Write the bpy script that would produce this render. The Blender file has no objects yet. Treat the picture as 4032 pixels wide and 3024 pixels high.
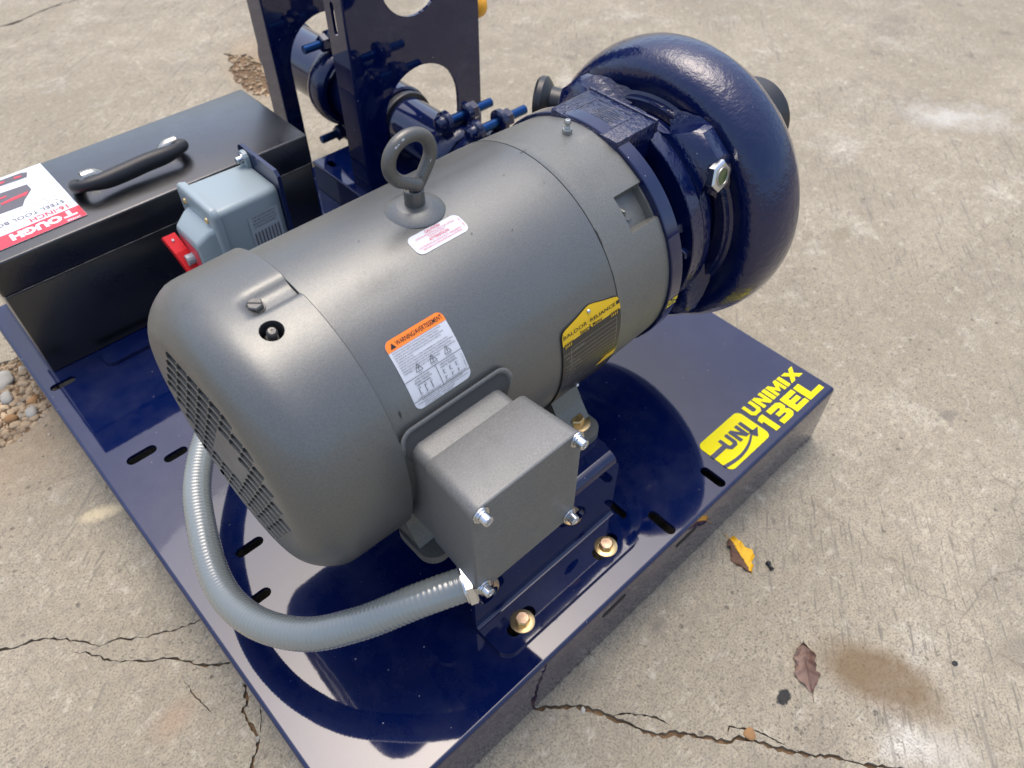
import bpy, bmesh, math, random
from math import sin, cos, pi, radians as rad, sqrt, atan2, hypot
from mathutils import Vector, Matrix, Quaternion
from mathutils.geometry import delaunay_2d_cdt
random.seed(7)
SC = bpy.context.scene
COL = SC.collection
U = 0.70            # metres per working unit (one unit = height of the lens above the deck)
OFF = 0.14          # deck top above the concrete, in units
def V(x, y, z): return Vector((x*U, y*U, (z+OFF)*U))

# ---------------------------------------------------------------- camera
cam = bpy.data.objects.new("camera", bpy.data.cameras.new("camera"))
COL.objects.link(cam); SC.camera = cam
YAW, PITCH, ROLL = rad(46.7422), rad(48.3083), rad(0.279)
cf = Vector((cos(PITCH)*cos(YAW), cos(PITCH)*sin(YAW), -sin(PITCH)))
cr = Vector((sin(YAW), -cos(YAW), 0)); cu = cr.cross(cf)
r2 = cos(ROLL)*cr + sin(ROLL)*cu; u2 = -sin(ROLL)*cr + cos(ROLL)*cu
cam.matrix_world = Matrix.Translation(V(0, 0, 1)) @ Matrix((r2, u2, -cf)).transposed().to_4x4()
cam.data.sensor_width = 36; cam.data.lens = 0.74426*36
cam.data.dof.use_dof = True; cam.data.dof.focus_distance = .64; cam.data.dof.aperture_fstop = 9.0
cam.data.clip_start = 0.02; cam.data.clip_end = 400
SC.render.resolution_x, SC.render.resolution_y = 1024, 768

# ---------------------------------------------------------------- sky and light: bright overcast
SUN_EL, SUN_AZ = rad(74), rad(62)      # azimuth measured from +X towards +Y
world = bpy.data.worlds.new("World"); SC.world = world; world.use_nodes = True
nt = world.node_tree; nt.nodes.clear()
wo = nt.nodes.new('ShaderNodeOutputWorld'); bg = nt.nodes.new('ShaderNodeBackground')
sky = nt.nodes.new('ShaderNodeTexSky'); sky.sky_type = 'NISHITA'; sky.sun_disc = False
sky.sun_elevation = SUN_EL; sky.sun_rotation = pi/2 - SUN_AZ
sky.air_density = 1.0; sky.dust_density = 4.5; sky.ozone_density = 1.0
hs = nt.nodes.new('ShaderNodeHueSaturation'); hs.inputs['Saturation'].default_value = 1.0
hs.inputs['Value'].default_value = 1.0
nt.links.new(sky.outputs[0], hs.inputs['Color']); nt.links.new(hs.outputs[0], bg.inputs[0])
bg.inputs[1].default_value = 0.15
nt.links.new(bg.outputs[0], wo.inputs[0])
sl = bpy.data.lights.new("sun", 'SUN'); sl.energy = 0.5; sl.angle = rad(48); sl.color = (1, .95, .88)
so = bpy.data.objects.new("sun", sl); COL.objects.link(so)
so.rotation_euler = Vector((-cos(SUN_EL)*cos(SUN_AZ), -cos(SUN_EL)*sin(SUN_AZ), -sin(SUN_EL))).to_track_quat('-Z', 'Y').to_euler()
SC.view_settings.view_transform = 'Standard'; SC.view_settings.look = 'None'
SC.view_settings.exposure = 1.02; SC.view_settings.gamma = 1

# ---------------------------------------------------------------- object helpers
ORG = {}
def tag(o, label=None, cat=None, group=None, kind=None):
    if label: o['label'] = label
    if cat: o['category'] = cat
    if group: o['group'] = group
    if kind: o['kind'] = kind
    return o
def thing(name, loc, label, cat, group=None):
    o = bpy.data.objects.new(name, None); COL.objects.link(o); o.empty_display_size = .05
    o.location = V(*loc); ORG[o.name] = V(*loc)
    return tag(o, label, cat, group)
def obj(name, bm, mat, parent=None, smooth=None, label=None, loc=None, sub=False):
    """bm is in working units; linked as one mesh whose origin is its thing's origin"""
    org = ORG[parent.name] if parent else (V(*loc) if loc else Vector((0, 0, 0)))
    for v in bm.verts: v.co = V(*v.co) - org
    bmesh.ops.recalc_face_normals(bm, faces=bm.faces)
    me = bpy.data.meshes.new(name)
    if smooth is not None:
        for f in bm.faces: f.smooth = True
        ca = cos(rad(smooth))
        for e in bm.edges:
            if len(e.link_faces) == 2 and e.link_faces[0].normal.dot(e.link_faces[1].normal) < ca: e.smooth = False
    bm.to_mesh(me); bm.free()
    o = bpy.data.objects.new(name, me); COL.objects.link(o)
    for m in (mat if isinstance(mat, (list, tuple)) else [mat]): me.materials.append(m)
    if parent: o.parent = parent
    else: o.location = org
    ORG[o.name] = org
    if label: o['label'] = label
    return o
# ---------------------------------------------------------------- mesh helpers (working units)
def NB(): return bmesh.new()
def quadstrip(bm, rings, closed_u=True, closed_v=False):
    n = len(rings[0]); m = len(rings)
    for i in range(m if closed_v else m-1):
        a, b = rings[i], rings[(i+1) % m]
        for j in range(n if closed_u else n-1):
            try: bm.faces.new((a[j], a[(j+1) % n], b[(j+1) % n], b[j]))
            except ValueError: pass
def lathe(bm, prof, o, axis=(1, 0, 0), seg=64, cap=True, ref=None):
    """prof: (t along axis, radius)"""
    ax = Vector(axis).normalized(); o = Vector(o)
    if ref is None: ref = Vector((0, 0, 1)) if abs(ax.z) < .9 else Vector((1, 0, 0))
    else: ref = Vector(ref)
    e1 = (ref - ax*ref.dot(ax)).normalized(); e2 = ax.cross(e1)
    rings = []
    for t, r in prof:
        rings.append([bm.verts.new(o + ax*t + (e1*cos(2*pi*k/seg) + e2*sin(2*pi*k/seg))*r) for k in range(seg)])
    quadstrip(bm, rings)
    if cap:
        if prof[0][1] > 1e-5: bm.faces.new(rings[0])
        if prof[-1][1] > 1e-5: bm.faces.new(rings[-1][::-1])
    return rings
def cyl(bm, a, b, r, seg=24, r2_=None, ch=0):
    a, b = Vector(a), Vector(b); L = (b-a).length
    r2_ = r if r2_ is None else r2_
    p = [(0, r), (L, r2_)] if not ch else [(0, r-ch), (ch, r), (L-ch, r2_), (L, r2_-ch)]
    return lathe(bm, p, a, b-a, seg)
def box(bm, x0, x1, y0, y1, z0, z1, bev=0, seg=2):
    r = bmesh.ops.create_cube(bm, size=1)
    vs = r['verts']
    for v in vs: v.co = Vector(((x0+x1)/2+(x1-x0)*v.co.x, (y0+y1)/2+(y1-y0)*v.co.y, (z0+z1)/2+(z1-z0)*v.co.z))
    if bev:
        es = list({e for v in vs for e in v.link_edges})
        bmesh.ops.bevel(bm, geom=es, offset=bev, segments=seg, profile=.5, affect='EDGES')
    return vs
def rrect(x0, x1, y0, y1, r, n=6):
    P = []
    for cx, cy, a in ((x1-r, y1-r, 0), (x0+r, y1-r, 90), (x0+r, y0+r, 180), (x1-r, y0+r, 270)):
        for k in range(n+1):
            t = rad(a + 90*k/n); P.append((cx+r*cos(t), cy+r*sin(t)))
    return P
def slot(cx, cy, L, w, ang=0, n=7):
    P = []
    for s in (0, 1):
        for k in range(n+1):
            t = -pi/2 + pi*k/n + pi*s
            x = (L/2-w/2)*(1 if s == 0 else -1) + w/2*cos(t); y = w/2*sin(t)
            P.append((cx+x*cos(ang)-y*sin(ang), cy+x*sin(ang)+y*cos(ang)))
    return P
def circ(cx, cy, r, n=32): return [(cx+r*cos(2*pi*k/n), cy+r*sin(2*pi*k/n)) for k in range(n)]
def pin(p, poly):
    c = False; x, y = p; j = len(poly)-1
    for i in range(len(poly)):
        xi, yi = poly[i]; xj, yj = poly[j]
        if (yi > y) != (yj > y) and x < (xj-xi)*(y-yi)/(yj-yi)+xi: c = not c
        j = i
    return c
def dens(P, d):
    out = []
    for a, b in zip(P, list(P[1:])+[P[0]]):
        n = max(1, int(hypot(b[0]-a[0], b[1]-a[1])/d)); out += [(a[0]+(b[0]-a[0])*k/n, a[1]+(b[1]-a[1])*k/n) for k in range(n)]
    return out
def sheet(bm, outer, holes, fmap, thick=None, extra=(), backmap=None, de=None):
    """flat region with holes by constrained Delaunay, mapped by fmap(u,v,h)->xyz; walls if thick"""
    if de: outer = dens(outer, de)
    pts = [Vector(p) for p in outer]; edges = [(i, (i+1) % len(outer)) for i in range(len(outer))]
    for h in holes:
        b = len(pts); pts += [Vector(p) for p in h]; edges += [(b+i, b+(i+1) % len(h)) for i in range(len(h))]
    pts += [Vector(p) for p in extra if not any(pin(p, h) for h in holes)]
    vo, eo, fo, _, _, _ = delaunay_2d_cdt(pts, edges, [], 0, 1e-7)
    keep = []
    bbs = [(min(p[0] for p in h), max(p[0] for p in h), min(p[1] for p in h), max(p[1] for p in h)) for h in holes]
    for f in fo:
        c = (sum(vo[i].x for i in f)/len(f), sum(vo[i].y for i in f)/len(f))
        if not pin(c, outer): continue
        bad = False
        for h, b in zip(holes, bbs):
            if b[0] <= c[0] <= b[1] and b[2] <= c[1] <= b[3] and pin(c, h): bad = True; break
        if not bad: keep.append(f)
    top = {}; bot = {}
    def tv(i):
        if i not in top: top[i] = bm.verts.new(fmap(vo[i].x, vo[i].y, 0))
        return top[i]
    def bv(i):
        if i not in bot: bot[i] = bm.verts.new(fmap(vo[i].x, vo[i].y, -thick))
        return bot[i]
    ec = {}
    for f in keep:
        bm.faces.new([tv(i) for i in f])
        if thick:
            bm.faces.new([bv(i) for i in reversed(f)])
            for k in range(len(f)):
                a, b = f[k], f[(k+1) % len(f)]
                e = (min(a, b), max(a, b)); ec.setdefault(e, []).append((a, b))
    if thick:
        for e, l in ec.items():
            if len(l) == 1:
                a, b = l[0]; bm.faces.new((tv(b), tv(a), bv(a), bv(b)))
def smooth_path(P, n=8):
    P = [Vector(p) for p in P]; out = []
    for i in range(len(P)-1):
        p0 = P[max(i-1, 0)]; p1 = P[i]; p2 = P[i+1]; p3 = P[min(i+2, len(P)-1)]
        for k in range(n):
            t = k/n
            out.append(.5*((2*p1)+(p2-p0)*t+(2*p0-5*p1+4*p2-p3)*t*t+(3*p1-p0-3*p2+p3)*t**3))
    out.append(P[-1]); return out
def resample(P, ds):
    out = [P[0].copy()]; acc = 0
    for a, b in zip(P, P[1:]):
        L = (b-a).length; s = ds-acc
        while s <= L: out.append(a.lerp(b, s/L)); s += ds
        acc = (L-(s-ds))
    return out
def tube(bm, P, rf, seg=16, cap=True, rnd=False, flat=1.0):
    P = [Vector(p) for p in P]; n = len(P)
    T = [(P[min(i+1, n-1)]-P[max(i-1, 0)]).normalized() for i in range(n)]
    e = Vector((0, 0, 1)) if abs(T[0].z) < .9 else Vector((0, 1, 0))
    e = (e-T[0]*e.dot(T[0])).normalized(); rings = []
    for i in range(n):
        e = (e-T[i]*e.dot(T[i])).normalized(); g = T[i].cross(e)
        r = rf(i/(n-1), i) if callable(rf) else rf
        rings.append([bm.verts.new(P[i]+(e*cos(2*pi*k/seg)*flat+g*sin(2*pi*k/seg))*r) for k in range(seg)])
    quadstrip(bm, rings)
    if cap: bm.faces.new(rings[0]); bm.faces.new(rings[-1][::-1])
    return rings
def hexhead(bm, c, ax, r, h, ch=.15):
    c = Vector(c); ax = Vector(ax).normalized()
    ref = Vector((0.3, .2, 1)) if abs(ax.z) < .9 else Vector((1, .25, 0))
    e1 = (ref-ax*ref.dot(ax)).normalized(); e2 = ax.cross(e1)
    A = [bm.verts.new(c+(e1*cos(pi*k/3)+e2*sin(pi*k/3))*r) for k in range(6)]
    B = [bm.verts.new(c+ax*h*.8+(e1*cos(pi*k/3)+e2*sin(pi*k/3))*r) for k in range(6)]
    Cc = [bm.verts.new(c+ax*h+(e1*cos(pi*k/3)+e2*sin(pi*k/3))*r*.86) for k in range(6)]
    quadstrip(bm, [A, B, Cc]); bm.faces.new(A[::-1]); bm.faces.new(Cc)
def textmesh(s, size=1, bold=0.0, align='LEFT', shear=0, res=2):
    cu_ = bpy.data.curves.new("t", 'FONT'); cu_.body = s; cu_.size = size; cu_.offset = bold
    cu_.align_x = align; cu_.resolution_u = res; cu_.shear = shear
    o = bpy.data.objects.new("t", cu_); COL.objects.link(o)
    dg = bpy.context.evaluated_depsgraph_get(); me = o.evaluated_get(dg).to_mesh()
    vs = [(v.co.x, v.co.y) for v in me.vertices]; fs = [tuple(p.vertices) for p in me.polygons]
    o.evaluated_get(dg).to_mesh_clear(); bpy.data.objects.remove(o); bpy.data.curves.remove(cu_)
    return vs, fs
def addtext(bm, s, u, v, h, fmap, width=None, bold=0, align='LEFT', lift=.0006, rot=0, shear=0, maxe=None):
    """cap height h; fitted to width; placed at (u,v) baseline in label coordinates"""
    vs, fs = textmesh(s, 1, bold, 'LEFT', shear)
    if not vs: return
    x0 = min(p[0] for p in vs); x1 = max(p[0] for p in vs)
    sy = h/.70; sx = (width/(x1-x0)) if width else sy
    W = (x1-x0)*sx; ox = {'LEFT': 0, 'CENTER': -W/2, 'RIGHT': -W}[align]
    c, s_ = cos(rot), sin(rot); bv = []
    for p in vs:
        a, b = (p[0]-x0)*sx+ox, p[1]*sy
        bv.append(bm.verts.new(fmap(u+a*c-b*s_, v+a*s_+b*c, lift)))
    for f in fs:
        try: bm.faces.new([bv[i] for i in f])
        except ValueError: pass
def stroke(bm, pts, w, fmap, lift=.0006, n=1, closed=False):
    """thin printed line through label points"""
    P = list(pts)+([pts[0]] if closed else [])
    for a, b in zip(P, P[1:]):
        L = hypot(b[0]-a[0], b[1]-a[1]); dx, dy = (b[0]-a[0])/L*w/2, (b[1]-a[1])/L*w/2
        for k in range(n):
            p = (a[0]+(b[0]-a[0])*k/n, a[1]+(b[1]-a[1])*k/n); q = (a[0]+(b[0]-a[0])*(k+1)/n, a[1]+(b[1]-a[1])*(k+1)/n)
            bm.faces.new([bm.verts.new(fmap(x, y, lift)) for x, y in ((p[0]-dy, p[1]+dx), (p[0]+dy, p[1]-dx), (q[0]+dy, q[1]-dx), (q[0]-dy, q[1]+dx))])

# ---------------------------------------------------------------- materials
def mat(name, col, rough=.5, metal=0., spec=.5, coat=0., bump=None, var=None, coat_r=.05, alpha=None):
    m = bpy.data.materials.new(name); m.use_nodes = True; t = m.node_tree; b = t.nodes['Principled BSDF']
    b.inputs['Base Color'].default_value = (*col, 1); b.inputs['Roughness'].default_value = rough
    b.inputs['Metallic'].default_value = metal; b.inputs['Specular IOR Level'].default_value = spec
    b.inputs['Coat Weight'].default_value = coat; b.inputs['Coat Roughness'].default_value = coat_r
    geo = t.nodes.new('ShaderNodeNewGeometry')
    if bump:
        last = None
        for sc_, st, dist in bump:
            n = t.nodes.new('ShaderNodeTexNoise'); n.inputs['Scale'].default_value = sc_; n.inputs['Detail'].default_value = 3
            t.links.new(geo.outputs['Position'], n.inputs['Vector'])
            bp = t.nodes.new('ShaderNodeBump'); bp.inputs['Strength'].default_value = st; bp.inputs['Distance'].default_value = dist
            t.links.new(n.outputs[0], bp.inputs['Height'])
            if last: t.links.new(last.outputs[0], bp.inputs['Normal'])
            last = bp
        t.links.new(last.outputs[0], b.inputs['Normal'])
        if coat: t.links.new(last.outputs[0], b.inputs['Coat Normal'])
    if var:   # (scale, amount) mottling of value
        n = t.nodes.new('ShaderNodeTexNoise'); n.inputs['Scale'].default_value = var[0]; n.inputs['Detail'].default_value = 5
        t.links.new(geo.outputs['Position'], n.inputs['Vector'])
        mr = t.nodes.new('ShaderNodeMapRange'); mr.inputs[1].default_value = .3; mr.inputs[2].default_value = .7
        mr.inputs[3].default_value = 1-var[1]; mr.inputs[4].default_value = 1+var[1]
        t.links.new(n.outputs[0], mr.inputs[0])
        mx = t.nodes.new('ShaderNodeMix'); mx.data_type = 'RGBA'; mx.blend_type = 'MULTIPLY'; mx.inputs[0].default_value = 1
        mx.inputs[6].default_value = (*col, 1); t.links.new(mr.outputs[0], mx.inputs[7]); t.links.new(mx.outputs[2], b.inputs['Base Color'])
    return m
BLUE = (.0010, .0058, .046)
M = {}
def dusty(name, amount=1.0, bump=((40, .02, .002),), rough=.035):
    """glossy navy enamel with specks of dust and faint dried spots"""
    m = mat(name, BLUE, rough, 0, .5, .35, bump, coat_r=.04); t = m.node_tree; b = t.nodes['Principled BSDF']
    geo = t.nodes.new('ShaderNodeNewGeometry')
    v = t.nodes.new('ShaderNodeTexVoronoi'); v.inputs['Scale'].default_value = 75; v.inputs['Randomness'].default_value = 1
    wn = t.nodes.new('ShaderNodeTexNoise'); wn.inputs['Scale'].default_value = 300
    t.links.new(geo.outputs['Position'], wn.inputs['Vector'])
    ad = t.nodes.new('ShaderNodeVectorMath'); ad.operation = 'MULTIPLY_ADD'; ad.inputs[1].default_value = (.0025,)*3
    t.links.new(wn.outputs['Color'], ad.inputs[0]); t.links.new(geo.outputs['Position'], ad.inputs[2])
    t.links.new(ad.outputs[0], v.inputs['Vector'])
    lt = t.nodes.new('ShaderNodeMath'); lt.operation = 'LESS_THAN'; lt.inputs[1].default_value = .045
    t.links.new(v.outputs['Distance'], lt.inputs[0])
    sep = t.nodes.new('ShaderNodeSeparateColor'); t.links.new(v.outputs['Color'], sep.inputs[0])
    gt = t.nodes.new('ShaderNodeMath'); gt.operation = 'GREATER_THAN'; gt.inputs[1].default_value = .25
    t.links.new(sep.outputs[0], gt.inputs[0])
    n2 = t.nodes.new('ShaderNodeTexNoise'); n2.inputs['Scale'].default_value = 7; n2.inputs['Detail'].default_value = 6
    t.links.new(geo.outputs['Position'], n2.inputs['Vector'])
    rmp = t.nodes.new('ShaderNodeMapRange'); rmp.inputs[1].default_value = .36; rmp.inputs[2].default_value = .55; t.links.new(n2.outputs[0], rmp.inputs[0])
    m1 = t.nodes.new('ShaderNodeMath'); m1.operation = 'MULTIPLY'; t.links.new(lt.outputs[0], m1.inputs[0]); t.links.new(gt.outputs[0], m1.inputs[1])
    m2 = t.nodes.new('ShaderNodeMath'); m2.operation = 'MULTIPLY'; t.links.new(m1.outputs[0], m2.inputs[0]); t.links.new(rmp.outputs[0], m2.inputs[1])
    # broad thin film of dust
    n3 = t.nodes.new('ShaderNodeTexNoise'); n3.inputs['Scale'].default_value = 16; n3.inputs['Detail'].default_value = 8; n3.inputs['Roughness'].default_value = .7
    t.links.new(geo.outputs['Position'], n3.inputs['Vector'])
    r3 = t.nodes.new('ShaderNodeMapRange'); r3.inputs[1].default_value = .45; r3.inputs[2].default_value = .8; r3.inputs[4].default_value = .030*amount; t.links.new(n3.outputs[0], r3.inputs[0])
    mxv = t.nodes.new('ShaderNodeMath'); mxv.operation = 'MULTIPLY_ADD'; mxv.inputs[1].default_value = .6*amount
    t.links.new(m2.outputs[0], mxv.inputs[0]); t.links.new(r3.outputs[0], mxv.inputs[2])
    mx = t.nodes.new('ShaderNodeMix'); mx.data_type = 'RGBA'; mx.inputs[6].default_value = (*BLUE, 1); mx.inputs[7].default_value = (.55, .55, .55, 1)
    t.links.new(mxv.outputs[0], mx.inputs[0]); t.links.new(mx.outputs[2], b.inputs['Base Color'])
    rr = t.nodes.new('ShaderNodeMapRange'); rr.inputs[1].default_value = .3; rr.inputs[2].default_value = .8; rr.inputs[3].default_value = rough*.6; rr.inputs[4].default_value = rough*1.8
    t.links.new(n3.outputs[0], rr.inputs[0]); t.links.new(rr.outputs[0], b.inputs['Roughness'])
    return m
M['blue'] = dusty('navy_enamel')
M['cast'] = dusty('navy_enamel_on_casting', .5, ((130, .24, .003), (420, .25, .0012), (16, .05, .01)), .10)
M['pad'] = dusty('navy_enamel_thick', .5, ((150, .6, .004), (500, .5, .002)), .2)
M['blued'] = mat('blue_zinc', (.004, .045, .16), .3, .7, .5)
def greypaint(name, col, rough, metal, fine=1):
    """satin metallic enamel: fine sparkle, faint cloudiness, sparse nicks and dust"""
    m = mat(name, col, rough, metal, .4, 0, ((900, .13*fine, .0007), (9, .05, .006)), (850, .12*fine)); t = m.node_tree; L = t.links; b = t.nodes['Principled BSDF']
    src = b.inputs['Base Color'].links[0].from_socket; geo = t.nodes.new('ShaderNodeNewGeometry')
    def N(sc, d, r=.6):
        n = t.nodes.new('ShaderNodeTexNoise'); n.inputs['Scale'].default_value = sc; n.inputs['Detail'].default_value = d; n.inputs['Roughness'].default_value = r; L.new(geo.outputs['Position'], n.inputs['Vector']); return n.outputs[0]
    def MR(x, p, q, c=0, d=1):
        n = t.nodes.new('ShaderNodeMapRange'); L.new(x, n.inputs[0])
        for i, w in enumerate((p, q, c, d)): n.inputs[i+1].default_value = w
        return n.outputs[0]
    def MX(f, c1, c2):
        n = t.nodes.new('ShaderNodeMix'); n.data_type = 'RGBA'; L.new(f, n.inputs[0]); L.new(c1, n.inputs[6]); n.inputs[7].default_value = (*c2, 1); return n.outputs[2]
    c = MX(MR(N(14, 6, .7), .50, .75, 0, .22), src, (col[0]*1.35, col[1]*1.3, col[2]*1.2))
    c = MX(MR(N(23, 5, .7), .60, .74, 0, .30), c, (col[0]*.6, col[1]*.58, col[2]*.55))
    v = t.nodes.new('ShaderNodeTexVoronoi'); v.inputs['Scale'].default_value = 38; L.new(geo.outputs['Position'], v.inputs['Vector'])
    sp = t.nodes.new('ShaderNodeSeparateColor'); L.new(v.outputs['Color'], sp.inputs[0])
    for ch, lo, cc, f in ((0, .90, (.03, .03, .03), .6),):
        mm = t.nodes.new('ShaderNodeMath'); mm.operation = 'MULTIPLY'; L.new(MR(v.outputs['Distance'], .05, .03, 0, f), mm.inputs[0]); L.new(MR(sp.outputs[ch], lo, lo+.01), mm.inputs[1]); c = MX(mm.outputs[0], c, cc)
    L.new(c, b.inputs['Base Color']); L.new(MR(N(31, 5), .3, .7, rough*.88, rough*1.15), b.inputs['Roughness'])
    return m
M['grey'] = greypaint('motor_grey_paint', (.150, .154, .148), .36, .55)
M['greycast'] = greypaint('motor_grey_casting', (.158, .161, .150), .44, .40, 1.4)
M['greybox'] = greypaint('box_grey_paint', (.165, .168, .162), .48, .35, 1.5)
M['greyvent'] = mat('vent_grey', (.10, .10, .10), .4, .4)
M['dark'] = mat('opening_shade', (.012, .012, .012), .8)  # near-black colour standing in for the shade inside openings
M['gasket'] = mat('gasket', (.055, .055, .052), .8, bump=((600, .4, .001),))
M['zinc'] = mat('bright_zinc', (.62, .64, .66), .22, 1, bump=((90, .1, .001),))
M['steel'] = mat('steel', (.42, .42, .40), .34, 1, bump=((300, .2, .0006),))
M['gold'] = mat('yellow_zinc', (.62, .45, .22), .28, .95, bump=((160, .12, .001),), var=(60, .25))
M['goldpink'] = mat('yellow_zinc_iridescent', (.60, .42, .29), .3, .9, bump=((160, .12, .001),), var=(90, .3))
M['eye'] = greypaint('eyebolt_grey', (.13, .128, .118), .38, .5, 1)
M['white'] = mat('label_white', (.56, .58, .62), .35, 0, .5)
M['orange'] = mat('label_orange', (.90, .22, .02), .4)
M['ink'] = mat('ink_black', (.012, .012, .015), .5)
M['redink'] = mat('ink_red', (.62, .05, .07), .5)
M['npyellow'] = mat('plate_yellow', (.80, .50, .01), .32)
M['npblack'] = mat('plate_black', (.018, .018, .016), .3, 0, .6)
M['npline'] = mat('plate_etched_line', (.30, .30, .28), .3, .5)
M['decal'] = mat('decal_yellow', (.90, .76, .0), .45, 0, .2)
M['conduit'] = mat('conduit_grey', (.175, .198, .192), .22, 0, .6, 1.0, coat_r=.10)
M['tb'] = mat('toolbox_black', (.006, .0065, .008), .32, 0, .6, .7, ((900, .25, .0005), (5, .03, .006)))
_t = M['tb'].node_tree; _b = _t.nodes['Principled BSDF']
_g = _t.nodes.new('ShaderNodeNewGeometry'); _n = _t.nodes.new('ShaderNodeTexNoise'); _n.inputs['Scale'].default_value = 11; _n.inputs['Detail'].default_value = 7; _n.inputs['Roughness'].default_value = .7
_r = _t.nodes.new('ShaderNodeMapRange'); _r.inputs[1].default_value = .35; _r.inputs[2].default_value = .7; _r.inputs[3].default_value = .24; _r.inputs[4].default_value = .46
_t.links.new(_g.outputs['Position'], _n.inputs['Vector']); _t.links.new(_n.outputs[0], _r.inputs[0]); _t.links.new(_r.outputs[0], _b.inputs['Roughness'])
M['rubber'] = mat('rubber_black', (.012, .013, .016), .42, 0, .4)
M['nickel'] = mat('nickel', (.78, .76, .68), .16, 1, bump=((60, .15, .002),))
M['swgrey'] = mat('switch_grey', (.265, .325, .345), .36, 0, .5, .1, ((30, .04, .003),))
M['swred'] = mat('switch_red', (.72, .018, .02), .35)
M['swlabel'] = mat('switch_foil', (.36, .42, .45), .35, .1)
M['tblwhite'] = mat('sticker_white', (.74, .78, .82), .3)
M['tblred'] = mat('sticker_red', (.70, .04, .06), .3)
M['tblgrey'] = mat('sticker_grey', (.10, .09, .10), .35)
M['poly'] = mat('black_polymer', (.018, .019, .021), .36, 0, .5)
M['glass'] = mat('sight_glass', (.03, .07, .01), .08, 0, .6, .5)
M['valve'] = mat('yellow_plastic', (.80, .36, .01), .4)

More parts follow.
